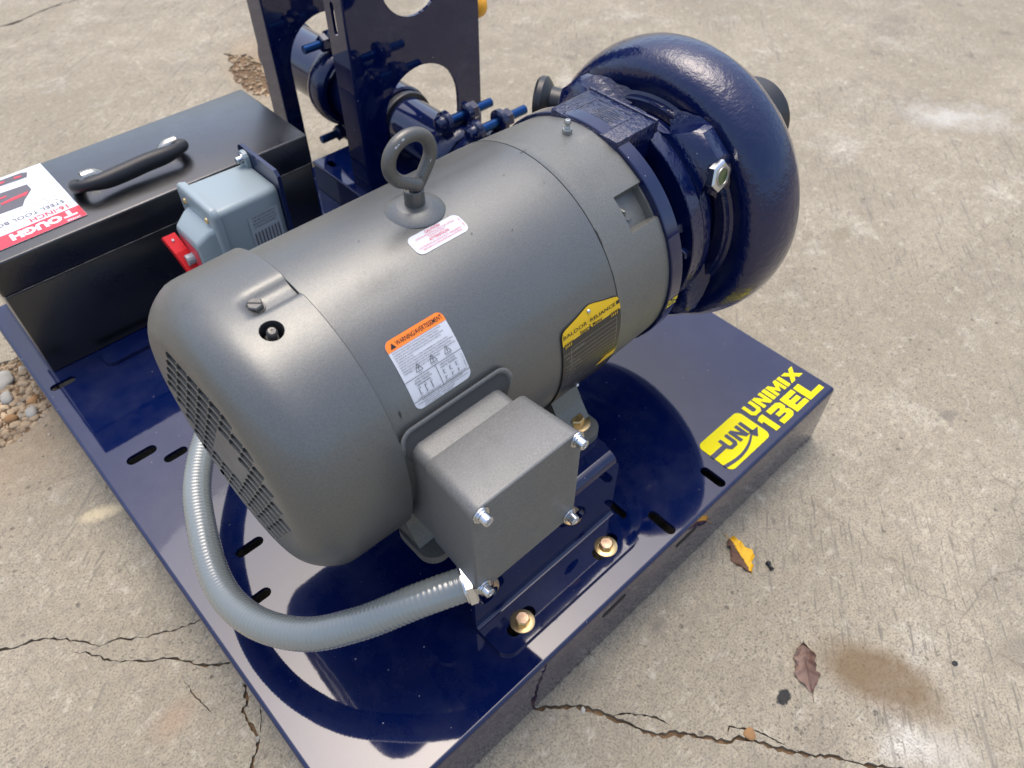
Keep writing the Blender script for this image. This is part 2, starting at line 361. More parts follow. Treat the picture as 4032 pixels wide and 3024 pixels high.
def ground_material():
    m = bpy.data.materials.new('concrete'); m.use_nodes = True; t = m.node_tree; b = t.nodes['Principled BSDF']; L = t.links
    geo = t.nodes.new('ShaderNodeNewGeometry'); P = geo.outputs['Position']
    def N(s, d=4, r=.5, vec=None, dist=0):
        n = t.nodes.new('ShaderNodeTexNoise'); n.inputs['Scale'].default_value = s; n.inputs['Detail'].default_value = d
        n.inputs['Roughness'].default_value = r; n.inputs['Distortion'].default_value = dist; L.new(vec or P, n.inputs['Vector']); return n.outputs[0]
    def MR(x, a, b_, c=0, d=1):
        n = t.nodes.new('ShaderNodeMapRange'); L.new(x, n.inputs[0])
        for i, q in enumerate((a, b_, c, d)): n.inputs[i+1].default_value = q
        return n.outputs[0]
    def MX(f, c1, c2, mode='MIX'):
        n = t.nodes.new('ShaderNodeMix'); n.data_type = 'RGBA'; n.blend_type = mode
        for i, q in ((0, f), (6, c1), (7, c2)):
            if isinstance(q, (int, float)): n.inputs[i].default_value = q
            elif isinstance(q, tuple): n.inputs[i].default_value = (*q, 1)
            else: L.new(q, n.inputs[i])
        return n.outputs[2]
    def MT(op, a, b_=None, c=None):
        n = t.nodes.new('ShaderNodeMath'); n.operation = op
        for i, q in enumerate((a, b_, c)):
            if q is None: continue
            if isinstance(q, (int, float)): n.inputs[i].default_value = q
            else: L.new(q, n.inputs[i])
        return n.outputs[0]
    # broom direction
    mp = t.nodes.new('ShaderNodeMapping'); L.new(P, mp.inputs[0]); mp.inputs['Rotation'].default_value = (0, 0, rad(-39))
    base = mp.outputs[0]
    mpa = t.nodes.new('ShaderNodeMapping'); L.new(base, mpa.inputs[0]); mpa.inputs['Scale'].default_value = (3.0, 75, 1)
    mp2 = t.nodes.new('ShaderNodeMapping'); L.new(base, mp2.inputs[0]); mp2.inputs['Scale'].default_value = (24, 230, 1)
    big = N(2.2, 6, .68); mid = N(9, 6, .65); fine = N(90, 5, .7); grit = N(420, 3, .6); line = N(1, 3, .6, mpa.outputs[0], .2); line2 = N(1, 2, .5, mp2.outputs[0])
    c = MX(MR(big, .36, .62), (.305, .268, .192), (.465, .415, .312))
    c = MX(MR(mid, .38, .66, 0, .75), c, (.255, .222, .158))
    c = MX(MR(N(6.1, 6, .7), .56, .72, 0, .7), c, (.60, .565, .47))
    c = MX(MR(N(4.3, 7, .7), .54, .68, 0, .75), c, (.235, .205, .155))
    c = MX(MR(N(3.1, 6, .75), .62, .74, 0, .6), c, (.62, .61, .57))
    c = MX(MR(fine, .32, .62, .6, 0), c, (.21, .19, .15))
    c = MX(MR(grit, .38, .50, .75, 0), c, (.17, .15, .12))
    pat = MR(N(3.7, 4, .6), .38, .62, .30, 1.0)
    c = MX(MT('MULTIPLY', MR(N(170, 3, .7), .36, .42, 1, 0), pat), c, (.13, .115, .09))
    c = MX(MR(N(34, 5, .7), .58, .70, 0, .55), c, (.22, .195, .145))
    c = MX(MR(N(52, 5, .75), .56, .70, 0, .42), c, (.60, .56, .46))
    c = MX(MR(grit, .62, .74, 0, .45), c, (.63, .58, .465))
    c = MX(MR(line, .36, .29, 0, .75), c, (.20, .18, .145))
    c = MX(MT('MULTIPLY', MR(line2, .42, .32, 0, .85), MR(N(2.7, 3), .42, .58)), c, (.17, .155, .125))
    # pits
    vo = t.nodes.new('ShaderNodeTexVoronoi'); vo.inputs['Scale'].default_value = 55; L.new(P, vo.inputs['Vector'])
    sp = t.nodes.new('ShaderNodeSeparateColor'); L.new(vo.outputs['Color'], sp.inputs[0])
    pit = MT('MULTIPLY', MR(vo.outputs['Distance'], .16, .08), MR(sp.outputs[0], .80, .82))
    c = MX(MT('MULTIPLY', pit, .7), c, (.12, .105, .085))
    vo2 = t.nodes.new('ShaderNodeTexVoronoi'); vo2.inputs['Scale'].default_value = 13; L.new(P, vo2.inputs['Vector'])
    sp2 = t.nodes.new('ShaderNodeSeparateColor'); L.new(vo2.outputs['Color'], sp2.inputs[0])
    dk = MT('MULTIPLY', MR(MT('ADD', vo2.outputs['Distance'], MT('MULTIPLY', MT('SUBTRACT', fine, .5), .5)), .22, .08), MR(sp2.outputs[1], .86, .88))
    c = MX(MT('MULTIPLY', dk, .55), c, (.14, .125, .11))
    # hairline crackle
    dn = t.nodes.new('ShaderNodeVectorMath'); dn.operation = 'MULTIPLY_ADD'; dn.inputs[1].default_value = (.16, .16, 0)
    nn = t.nodes.new('ShaderNodeTexNoise'); nn.inputs['Scale'].default_value = 6; nn.inputs['Detail'].default_value = 6; L.new(P, nn.inputs['Vector'])
    L.new(nn.outputs['Color'], dn.inputs[0]); L.new(P, dn.inputs[2])
    vc = t.nodes.new('ShaderNodeTexVoronoi'); vc.feature = 'DISTANCE_TO_EDGE'; vc.inputs['Scale'].default_value = 4.5; L.new(dn.outputs[0], vc.inputs['Vector'])
    hair = MT('MULTIPLY', MR(vc.outputs['Distance'], .006, .001), MR(N(2.2, 3), .50, .60))
    c = MX(MT('MULTIPLY', hair, .45), c, (.12, .10, .08))
    sx = t.nodes.new('ShaderNodeSeparateXYZ'); L.new(P, sx.inputs[0]); X, Y = sx.outputs[0], sx.outputs[1]
    def blob(cx, cy, a, bb, ang, soft=.35, ns=.5, nsrc=None):
        ca, sa = cos(ang), sin(ang)
        dx = MT('SUBTRACT', X, cx*U); dy = MT('SUBTRACT', Y, cy*U)
        u = MT('DIVIDE', MT('ADD', MT('MULTIPLY', dx, ca), MT('MULTIPLY', dy, sa)), a*U)
        v = MT('DIVIDE', MT('SUBTRACT', MT('MULTIPLY', dy, ca), MT('MULTIPLY', dx, sa)), bb*U)
        r = MT('SQRT', MT('ADD', MT('MULTIPLY', u, u), MT('MULTIPLY', v, v)))
        r = MT('ADD', r, MT('MULTIPLY', MT('SUBTRACT', nsrc or mid, .5), ns))
        return MR(r, 1, 1-soft)
    # oily brown stain, black paint spot, pale patches, brown dirt by the back of the skid
    c = MX(MT('MULTIPLY', blob(.694, -.066, .112, .056, rad(-72), .5, 1.1), .80), c, (.150, .100, .050))
    c = MX(MT('MULTIPLY', blob(.567, .018, .014, .012, 0, .25, 1.6, fine), .92), c, (.012, .014, .018))
    c = MX(MT('MULTIPLY', blob(2.36, .62, .20, .10, rad(-50), .95, 3.0, N(14, 6, .75)), .38), c, (.60, .61, .59))
    c = MX(MT('MULTIPLY', blob(.66, -.17, .09, .05, rad(-60), .8, 1.5), .18), c, (.70, .68, .62))
    c = MX(MT('MULTIPLY', blob(1.62, .55, .05, .03, rad(10), .6, .8), .55), c, (.19, .165, .11))
    c = MX(MT('MULTIPLY', blob(1.02, 2.25, .14, .30, rad(-25), .8, 1.4), .65), c, (.27, .18, .09))
    c = MX(MT('MULTIPLY', blob(-.06, 1.30, .20, .26, rad(-20), .7, 1.6), .5), c, (.26, .185, .11))
    c = MX(MT('MULTIPLY', blob(-.030, 1.005, .045, .018, rad(-20), .6, 1.6, fine), .7), c, (.66, .56, .36))
    c = MX(MT('MULTIPLY', blob(-.10, .60, .05, .03, rad(10), .7, 1.2), .35), c, (.38, .25, .16))
    L.new(c, b.inputs['Base Color'])
    b.inputs['Roughness'].default_value = .88; b.inputs['Specular IOR Level'].default_value = .3
    h = MT('ADD', MT('MULTIPLY', fine, .5), MT('MULTIPLY', grit, .45)); h = MT('ADD', h, MT('MULTIPLY', line2, .5)); h = MT('SUBTRACT', h, MT('MULTIPLY', pit, .8))
    bp = t.nodes.new('ShaderNodeBump'); bp.inputs['Strength'].default_value = .8; bp.inputs['Distance'].default_value = .0022; L.new(h, bp.inputs['Height'])
    L.new(bp.outputs[0], b.inputs['Normal'])
    return m
M['ground'] = ground_material()
M['soil'] = mat('soil', (.16, .105, .06), .95, 0, .2, 0, ((160, .9, .006),), (40, .45))
M['stone'] = mat('stone', (.34, .30, .24), .85, 0, .3, 0, ((200, .4, .002),), (25, .3))
M['stonepale'] = mat('stone_pale', (.34, .33, .29), .8, 0, .3, 0, ((200, .3, .002),), (30, .2))
M['dirt'] = mat('dry_dirt', (.36, .275, .18), .95, 0, .2, 0, ((200, .4, .002),), (14, .6))
M['gravelbrown'] = mat('gravel_brown', (.17, .108, .058), .9, 0, .3, 0, ((200, .4, .002),), (18, .6))
M['stonebrown'] = mat('stone_brown', (.30, .17, .075), .8, 0, .3, 0, ((200, .3, .002),), (30, .3))

# ================================================================= GROUND
GZ = -OFF
def jag(P, w0, w1, seed=1, step=.006, rough=.0022):
    rnd = random.Random(seed); P = [Vector((*p, 0)) for p in P]; Q = [P[0]]
    for a, b in zip(P, P[1:]):
        n = max(1, int((b-a).length/step)); t = (b-a).normalized(); nrm = Vector((-t.y, t.x, 0))
        for k in range(1, n+1): Q.append(a.lerp(b, k/n)+(nrm*rnd.uniform(-rough, rough) if k < n else Vector()))
    Lp, Rp = [], []
    for i, p in enumerate(Q):
        t = (Q[min(i+1, len(Q)-1)]-Q[max(i-1, 0)]).normalized(); nrm = Vector((-t.y, t.x, 0)); s = i/(len(Q)-1)
        w = (w0+(w1-w0)*s)*rnd.uniform(.3, 1.8)*min(1, 6*(1-s)+.15)*min(1, 6*s+.15)
        Lp.append(((p+nrm*w/2).x, (p+nrm*w/2).y)); Rp.append(((p-nrm*w/2).x, (p-nrm*w/2).y))
    return Lp+Rp[::-1]
cr1 = [(.150, .470), (.20, .40), (.255, .325), (.288, .257), (.335, .218), (.362, .169), (.387, .115), (.425, .081), (.455, .038), (.474, .029), (.498, -.011), (.528, -.053), (.553, -.082), (.57, -.11), (.591, -.135), (.64, -.19), (.70, -.28)]
cracks = [jag(cr1, .0060, .0042, 3),
          jag([(.364, .172), (.384, .158), (.409, .127), (.4145, .108)], .0022, .0022, 5, .004, .001),
          jag([(.462, .041), (.476, .048), (.500, .016), (.512, -.020)], .0020, .0020, 6, .004, .001),
          jag([(-.32, .92), (-.247, .874), (-.235, .865), (-.207, .857), (-.18, .837), (-.149, .801), (-.134, .776), (-.111, .77), (-.077, .743), (-.033, .72), (.03, .70)], .0038, .0016, 8),
          jag([(-.172, .801), (-.15, .777), (-.13, .742), (-.098, .712), (-.062, .684), (-.048, .665), (-.029, .637), (.03, .60)], .0022, .0034, 9),
          jag([(.02, .60), (-.005, .564), (-.011, .549), (-.023, .541), (-.024, .518), (-.025, .5), (-.026, .489), (-.044, .476), (-.056, .455), (-.09, .40)], .0045, .0038, 10, .004, .0018),
          jag([(.004, .560), (.002, .535), (-.008, .515), (-.019, .497)], .002, .002, 11, .004, .001),
          jag([(.40, 3.16), (.53, 3.13), (.568, 3.124), (.635, 3.143), (.718, 3.169), (.814, 3.178), (1.0, 3.25)], .012, .006, 12, .02, .006),
          jag([(-.064, .64), (-.063, .61), (-.058, .582), (-.056, .567)], .0012, .0012, 13, .004, .0012)]
# broken-out pocket of loose gravel beside the skid
def wob(P, amp, seed, n=6):
    rnd = random.Random(seed); out = []
    for i in range(len(P)):
        a, b = P[i], P[(i+1) % len(P)]
        for k in range(n): out.append((a[0]+(b[0]-a[0])*k/n+rnd.uniform(-amp, amp), a[1]+(b[1]-a[1])*k/n+rnd.uniform(-amp, amp)))
    return out
pocket = wob([(.02, 1.47), (-.03, 1.50), (-.10, 1.49), (-.16, 1.44), (-.155, 1.33), (-.105, 1.265), (-.05, 1.275), (-.005, 1.30), (.03, 1.33)], .006, 4)
pocket2 = wob([(.93, 2.10), (.97, 2.08), (1.02, 2.20), (1.05, 2.36), (1.0, 2.43), (.96, 2.33), (.92, 2.2)], .010, 5, 6)
bm = NB()
sheet(bm, [(-90, -90), (90, -90), (90, 90), (-90, 90)], cracks+[pocket, pocket2], lambda u, v, h: (u, v, GZ+h), thick=.012)
tag(obj('ground', bm, M['ground'], None), kind='structure')
bm = NB()
vv = [bm.verts.new((x, y, GZ-.0065)) for x, y in ((-4, -4), (6, -4), (6, 6), (-4, 6))]; bm.faces.new(vv)
tag(obj('soil', bm, M['soil'], None), kind='structure')
def rock(bm, c, r, seed, flat=.65):
    rnd = random.Random(seed); q = bmesh.ops.create_icosphere(bm, subdivisions=2 if r > .006 else 1, radius=1)
    sc = (r*rnd.uniform(.75, 1.3), r*rnd.uniform(.75, 1.3), r*flat*rnd.uniform(.8, 1.2)); a = rnd.uniform(0, 6.3)
    ph = [rnd.uniform(0, 6) for _ in range(3)]
    for v in q['verts']:
        n = 1+.14*sin(v.co.x*3+ph[0])+.12*sin(v.co.y*4+ph[1])+.1*sin(v.co.z*3+ph[2])+rnd.uniform(-.07, .07)
        p = v.co*n; x, y = p.x*sc[0], p.y*sc[1]
        v.co = Vector((c[0]+x*cos(a)-y*sin(a), c[1]+x*sin(a)+y*cos(a), c[2]+p.z*sc[2]))
bm = NB(); bmg = NB(); rnd = random.Random(2)
n = 0
while n < 1300:
    x, y = rnd.uniform(-.17, .04), rnd.uniform(1.24, 1.51)
    if not pin((x, y), pocket): continue
    bb = bm if n % 11 == 0 else bmg
    rock(bb, (x, y, GZ-.010+rnd.uniform(0, .006)), rnd.choice((.0015, .002, .003, .003, .004, .006, .008)), n, .6); n += 1
for k in range(120):   # strays on the slab round the pocket
    a = rnd.uniform(0, 6.3); d = rnd.uniform(.09, .2); rock(bm, (-.07+d*cos(a), 1.38+1.3*d*sin(a), GZ+.001), rnd.uniform(.001, .0028), 3000+k)
for k in range(900):   # loose grit strewn over the slab
    a = rnd.uniform(-.5, 2.6); b_ = rnd.uniform(-.5, 2.6)
    if -.01 < a < 1.03 and b_ > .25 and b_ < 1.7: continue
    rock(bm, (a, b_, GZ+.0003), rnd.choice((.0008, .001, .0013, .0018)), 5000+k)
for k in range(160): rock(bm, (rnd.uniform(.0, 1.03), .2545-abs(rnd.gauss(0, .004)), GZ+.0003), rnd.choice((.0008, .0012, .0016)), 7000+k)
go = obj('gravel', bm, M['stone'], None, 60); tag(go, kind='stuff')
bm = bmg
for k in range(420):
    x, y = rnd.uniform(.88, 1.09), rnd.uniform(2.04, 2.48)
    if pin((x, y), pocket2) or rnd.random() < .2: rock(bm, (x, y, GZ-.003), rnd.choice((.003, .004, .006)), 2000+k, .45)
go = obj('gravel', bm, M['dirt'], None, 60); tag(go, kind='stuff')
for k, (x, y, r, m_, lb) in enumerate([
        (-.050, 1.442, .021, 'stonepale', 'pale rounded pebble at the top of the gravel pocket left of the skid'),
        (-.083, 1.405, .017, 'stonepale', 'large whitish pebble at the picture edge in the gravel pocket'),
        (-.057, 1.390, .016, 'stonepale', 'pale grey pebble beside the whitish one in the gravel pocket'),
        (-.035, 1.322, .013, 'stonepale', 'small white stone low in the gravel pocket near the skid edge'),
        (-.070, 1.330, .011, 'stonebrown', 'brown angular stone low in the gravel pocket'),
        (-.022, 1.350, .010, 'stonebrown', 'brown stone lying against the skid side')]):
    bm = NB(); rock(bm, (x, y, GZ-.002), r, 40+k, .6); tag(obj('stone', bm, M[m_], None, 70, loc=(x, y, GZ)), lb, 'stone')
for k, (x, y, r, m_, lb) in enumerate([
        (.3385, .206, .0052, 'stonepale', 'small cream pebble wedged in the floor crack by the skid'),
        (.4885, .022, .0085, 'stonebrown', 'orange brown pebble in the widening of the long floor crack'),
        (-.0255, .494, .0046, 'stonepale', 'tiny white stone in the crack left of the skid corner')]):
    bm = NB(); rock(bm, (x, y, GZ-.001), r, 70+k, .6); tag(obj('pebble', bm, M[m_], None, 70, loc=(x, y, GZ)), lb, 'pebble')

# ---- leaves and litter
def leaf_mat(name, c1, c2, blend):
    m = bpy.data.materials.new(name); m.use_nodes = True; t = m.node_tree; b = t.nodes['Principled BSDF']; b.inputs['Roughness'].default_value = .6
    at_ = t.nodes.new('ShaderNodeAttribute'); at_.attribute_name = 'leafuv'
    sp = t.nodes.new('ShaderNodeSeparateXYZ'); t.links.new(at_.outputs['Vector'], sp.inputs[0])
    g = t.nodes.new('ShaderNodeNewGeometry'); n = t.nodes.new('ShaderNodeTexNoise'); n.inputs['Scale'].default_value = 110; n.inputs['Detail'].default_value = 4
    t.links.new(g.outputs['Position'], n.inputs['Vector'])
    ab = t.nodes.new('ShaderNodeMath'); ab.operation = 'ADD'; t.links.new(sp.outputs[1], ab.inputs[0])
    nm = t.nodes.new('ShaderNodeMath'); nm.operation = 'MULTIPLY_ADD'; nm.inputs[1].default_value = .9; nm.inputs[2].default_value = -.45; t.links.new(n.outputs[0], nm.inputs[0]); t.links.new(nm.outputs[0], ab.inputs[1])
    mr = t.nodes.new('ShaderNodeMapRange'); mr.inputs[1].default_value = blend[0]; mr.inputs[2].default_value = blend[1]; t.links.new(ab.outputs[0], mr.inputs[0])
    mx = t.nodes.new('ShaderNodeMix'); mx.data_type = 'RGBA'; mx.inputs[6].default_value = (*c1, 1); mx.inputs[7].default_value = (*c2, 1)
    t.links.new(mr.outputs[0], mx.inputs[0]); t.links.new(mx.outputs[2], b.inputs['Base Color']); return m
M['leafy'] = leaf_mat('leaf_yellow_brown', (.10, .045, .022), (.75, .42, .01), (-.15, -.02))
M['leafb'] = leaf_mat('leaf_brown', (.105, .055, .038), (.19, .12, .09), (-.2, .6))
def leaf(name, a, b, wid, m, curl, seed, label):
    rnd = random.Random(seed); a = Vector(a); b = Vector(b); L = (b-a).length; t = (b-a)/L; n = Vector((-t.y, t.x, 0))
    NU, NV = 26, 10; bm = NB(); lay = bm.verts.layers.float_vector.new('leafuv'); g = []
    for i in range(NU+1):
        s = i/NU; w = wid*(sin(pi*min(1, s*1.02+.02))**.7)*(1+.16*sin(s*13+seed)+.09*sin(s*37+seed*2)+rnd.uniform(-.05, .05)); row = []
        for j in range(NV+1):
            q = -1+2*j/NV
            z = .0015+curl*(q*q)*(.6+.5*sin(s*9+seed+q))+.0024*sin(s*31+abs(q)*6+seed)*(.3+abs(q))+.0026*sin(s*5+seed)+.0012*sin(q*7+s*11)
            p = a+t*(L*s)+n*(w*q*(1-.25*abs(q)*curl*60))+n*(.12*wid*sin(s*4)); v = bm.verts.new((p.x, p.y, GZ+max(z, .0006))); v[lay] = Vector((s, q, 0)); row.append(v)
        g.append(row)
    for i in range(NU):
        for j in range(NV): bm.faces.new((g[i][j], g[i][j+1], g[i+1][j+1], g[i+1][j]))
    bmesh.ops.remove_doubles(bm, verts=bm.verts, dist=1e-6)
    r = bmesh.ops.extrude_face_region(bm, geom=bm.faces[:])
    for e in r['geom']:
        if isinstance(e, bmesh.types.BMVert): e.co.z += .0007
    o = thing(name, (a.x, a.y, GZ), label, 'leaf'); obj('blade', bm, m, o, 60)
    bm = NB(); mid = [a+t*(L*s)+Vector((0, 0, GZ+.0018+.0022*sin(s*5)+.001)) for s in [k/10 for k in range(-2, 11)]]
    tube(bm, mid, .0005, 5); obj('midrib', bm, m, o, 60)
leaf('leaf', (.7235, .230, 0), (.700, .166, 0), .0195, M['leafy'], .0035, 1, 'small yellow leaf with brown edge on concrete right of the skid')
leaf('leaf', (.604, -.006, 0), (.658, .047, 0), .0185, M['leafb'], .0045, 4, 'dry curled brown leaf on concrete beside the brown stain')
bm = NB(); tube(bm, smooth_path([(.735, .161, GZ+.003), (.732, .156, GZ+.0035), (.7285, .148, GZ+.003)]), lambda s, i: .0036*(1+.3*sin(s*7)), 8)
tag(obj('debris_scrap', bm, M['rubber'], None, 60, loc=(.732, .155, GZ)), 'small black scrap lying beside the yellow leaf', 'scrap')
bm = NB(); rock(bm, (.800, -.130, GZ+.001), .0040, 5); tag(obj('debris_chip', bm, M['rubber'], None, 60, loc=(.80, -.13, GZ)), 'tiny dark chip on the concrete far right of the stain', 'chip')

# ================================================================= SKID BASE
PX, PY0, PY1 = 1.021, .256, 1.472
skid = thing('skid_base', (0.5, .9, GZ), 'glossy navy blue steel skid deck carrying the motor and pump', 'skid base')
dslots = [slot(.034, 1.1855, .044, .0165), slot(.066, .9445, .050, .019), slot(.107, .908, .040, .0165), slot(.0685, .5975, .052, .0165), slot(.1075, .677, .044, .0165),
          slot(.709, .2875, .046, .0165, pi/2), slot(.5845, .2895, .050, .0165, pi/2), slot(.551, .352, .040, .0165, pi/2), slot(.3195, .3185, .052, .0195, rad(8)), slot(.4885, .3185, .052, .0195, rad(8))]
bm = NB(); BR = .006
sheet(bm, [(BR, PY0+BR), (PX-BR, PY0+BR), (PX-BR, PY1-BR), (BR, PY1-BR)], dslots, lambda u, v, h: (u, v, h), .006)
obj('deck', bm, M['blue'], skid)
def bend_wall(a, b, inw, hole=None):
    """side flange with a rounded bend along its top edge; a->b along edge, inw = inward normal"""
    bm = NB(); a = Vector((*a, 0)); b = Vector((*b, 0)); inw = Vector((*inw, 0)); pr = []
    for k in range(7):
        t = pi/2*k/6; pr.append((inw*(BR-BR*sin(t)), -BR+BR*cos(t)))
    pr += [(inw*0, GZ+.004), (inw*.0005, GZ+.0005), (inw*.006, GZ+.0005), (inw*.006, -.0065), (inw*BR, -.006)]
    r1 = [bm.verts.new(a+o+Vector((0, 0, z))) for o, z in pr]; r2x = [bm.verts.new(b+o+Vector((0, 0, z))) for o, z in pr]
    quadstrip(bm, [r1, r2x]); bm.faces.new(r1); bm.faces.new(r2x[::-1]); return bm
bm = bend_wall((BR, PY0), (PX-BR, PY0), (0, 1)); obj('side_flange', bm, M['blue'], skid, 40)
bm = bend_wall((0, PY0+BR), (0, PY1-BR), (1, 0)); obj('side_flange', bm, M['blue'], skid, 40)
bm = bend_wall((PX, PY0+BR), (PX, PY1-BR), (-1, 0)); obj('side_flange', bm, M['blue'], skid, 40)
for cx, cy, a0 in ((BR, PY0+BR, 180), (PX-BR, PY0+BR, 270)):     # rounded corners
    bm = NB(); rings = []
    for k in range(7):
        t = pi/2*k/6; z = -BR+BR*cos(t); r = BR*sin(t)
        rings.append([bm.verts.new((cx+r*cos(rad(a0+90*j/6)), cy+r*sin(rad(a0+90*j/6)), z)) for j in range(7)])
    rings.append([bm.verts.new((cx+BR*cos(rad(a0+90*j/6)), cy+BR*sin(rad(a0+90*j/6)), GZ+.0005)) for j in range(7)])
    quadstrip(bm, rings, closed_u=False); obj('corner_bend', bm, M['blue'], skid, 50)
for x0, x1 in ((.42, .47), (.585, .635)):      # dark sheets on the near flange, painted as the shade inside cut-outs
    bm = NB(); P = slot((x0+x1)/2, -.030, x1-x0, .013)
    sheet(bm, P, [], lambda u, v, h: (u, PY0-.0006+h, v)); obj('flange_slot_shade', bm, M['dark'], skid)

# ---- decal on the deck
def G(pts, x0, y0, w, h): return [(x0+p[0]*w, y0+p[1]*h) for p in pts]
LET = {
 'U': [[(0, 1), (.3, 1), (.3, .36), (.38, .26), (.62, .26), (.7, .36), (.7, 1), (1, 1), (1, .22), (.8, 0), (.2, 0), (0, .22)]],
 'N': [[(0, 0), (0, 1), (.3, 1), (.7, .45), (.7, 1), (1, 1), (1, 0), (.7, 0), (.3, .55), (.3, 0)]],
 'I': [[(0, 0), (0, 1), (1, 1), (1, 0)]],
 'M': [[(0, 0), (0, 1), (.25, 1), (.5, .52), (.75, 1), (1, 1), (1, 0), (.76, 0), (.76, .55), (.56, .16), (.44, .16), (.24, .55), (.24, 0)]],
 'X': [[(0, 1), (.32, 1), (.5, .72), (.68, 1), (1, 1), (.68, .5), (1, 0), (.68, 0), (.5, .28), (.32, 0), (0, 0), (.32, .5)]],
 '1': [[(.22, 0), (.22, .72), (0, .66), (0, .92), (.35, 1), (.75, 1), (.75, 0)]],
 '3': [[(0, 1), (.78, 1), (1, .86), (1, .6), (.86, .5), (1, .4), (1, .14), (.78, 0), (0, 0), (0, .27), (.62, .27), (.68, .33), (.62, .39), (.2, .39), (.2, .61), (.62, .61), (.68, .67), (.62, .73), (0, .73)]],
 'E': [[(0, 0), (0, 1), (1, 1), (1, .74), (.35, .74), (.35, .63), (.9, .63), (.9, .38), (.35, .38), (.35, .26), (1, .26), (1, 0)]],
 'L': [[(0, 0), (0, 1), (.38, 1), (.38, .27), (1, .27), (1, 0)]]}
dm = lambda u, v, h: (u, v, .0007+h)
bm = NB()
for ch, x0, x1, y0, y1 in (('U', .859, .885, .3145, .3405), ('N', .888, .913, .3145, .3400), ('I', .916, .925, .3145, .3398), ('M', .928, .957, .3145, .3392), ('I', .960, .969, .3145, .3385), ('X', .972, 1.007, .3145, .3375),
                           ('1', .857, .880, .2720, .3090), ('3', .884, .919, .2715, .3082), ('E', .923, .959, .2710, .3072), ('L', .963, 1.005, .2705, .3062)):
    for pl in LET[ch]: sheet(bm, G(pl, x0, y0, x1-x0, y1-y0), [], dm)
obj('decal_lettering', bm, M['decal'], skid)
bm = NB()
lx0, lx1, ly0, ly1 = .739, .849, .273, .342
hl = [G(LET['U'][0], .771, .2985, .024, .026), G(LET['N'][0], .7985, .2985, .024, .026), G(LET['I'][0], .826, .2985, .0075, .026)]
# blue lead-in bar joining the first letter to the left border, and the curved arrow
lead = [(.7375, .3065), (.7375, .3160), (.768, .3160), (.768, .3245), (.7795, .3245), (.7795, .3050), (.7755, .2985), (.7700, .2985), (.765, .3065)]
outer = rrect(lx0, lx1, ly0, ly1, .011)
top = [p for p in outer]
sheet(bm, top, [], dm)
obj('decal_logo', bm, M['decal'], skid)
bm = NB(); dm2 = lambda u, v, h: (u, v, .0013+h)
for pl in hl: sheet(bm, pl, [], dm2)
sheet(bm, [(.7380, .3065), (.7380, .3150), (.7712, .3150), (.7712, .3065)], [], lambda u, v, h: (u, v, .00125))
arc = []; arc2 = []
for k in range(15):
    s = k/14; x = .7385+.086*s; arc.append((x, .2895-.0100*sin(pi*s*.62)+.018*s**2.4)); arc2.append((x, .2895-.0100*sin(pi*s*.62)+.018*s**2.4-.0065*(1-.35*s)))
sheet(bm, arc+[(.822, .3005), (.846, .2985), (.829, .2855)]+arc2[::-1], [], dm2)
obj('decal_cutouts', bm, M['blue'], skid)

# ================================================================= MOTOR BRACKET
brk = thing('motor_bracket', (.40, .57, 0), 'blue folded steel riser bolted to the deck under the motor', 'bracket')
BX0, BX1, BY0, BY1, BH = .268, .539, .353, .787, .155
for s in (0, 1):
    Y = (lambda y: y) if s == 0 else (lambda y: 2*.57-y)
    bm = NB(); fo = rrect(BX0, BX1+.004, .292, BY0+.03, .020)
    fo = [(x, min(y, BY0)) for x, y in fo]; q = []
    for p in fo:
        if not q or hypot(p[0]-q[-1][0], p[1]-q[-1][1]) > 1e-5: q.append(p)
    sheet(bm, q, [slot(.3195, .3185, .052, .0195, rad(8)), slot(.4885, .3185, .052, .0195, rad(8))], lambda u, v, h: (u, Y(v), .0068+h), .0062)
    obj('foot_flange', bm, M['blue'], brk)
    bm = NB(); c0 = [(BX0, .0072), (BX1, .0072), (BX1, BH-.030), (BX1-.003, BH-.020), (BX1-.008, BH-.014), (BX0, BH-.014)]
    sheet(bm, c0, [circ(.460, .080, .0155), circ(.293, .068, .0155)], lambda u, v, h: (u, Y(BY0)-(h if s == 0 else -h)*1.0, v), .007)
    obj('riser', bm, M['blue'], brk)
    bm = NB(); P = [(BX0, Y(BY0-.0015), .0072), (BX1, Y(BY0-.0015), .0072)]    # inner bend fillet
    rr = []
    for x in (BX0, BX1):
        rr.append([bm.verts.new((x, Y(BY0-.006+.006*sin(t)), .0132-.006*cos(t))) for t in [pi/2*k/5 for k in range(6)]])
    quadstrip(bm, rr, closed_u=False); obj('bend', bm, M['blue'], brk, 60)
bm = NB(); sheet(bm, [(BX0, BY0+.014), (BX1-.008, BY0+.014), (BX1-.004, BY0+.026), (BX1-.004, BY1-.014), (BX0, BY1-.014)], [circ(.40, .57, .05)], lambda u, v, h: (u, v, BH+h), .007)
obj('top_plate', bm, M['blue'], brk)
bm = NB(); rr = []
for x in (BX0, BX1-.008):
    rr.append([bm.verts.new((x, BY0+.014-.014*sin(t), BH-.014+.014*cos(t))) for t in [pi/2*k/5 for k in range(6)]])
quadstrip(bm, rr, closed_u=False); obj('bend', bm, M['blue'], brk, 60)
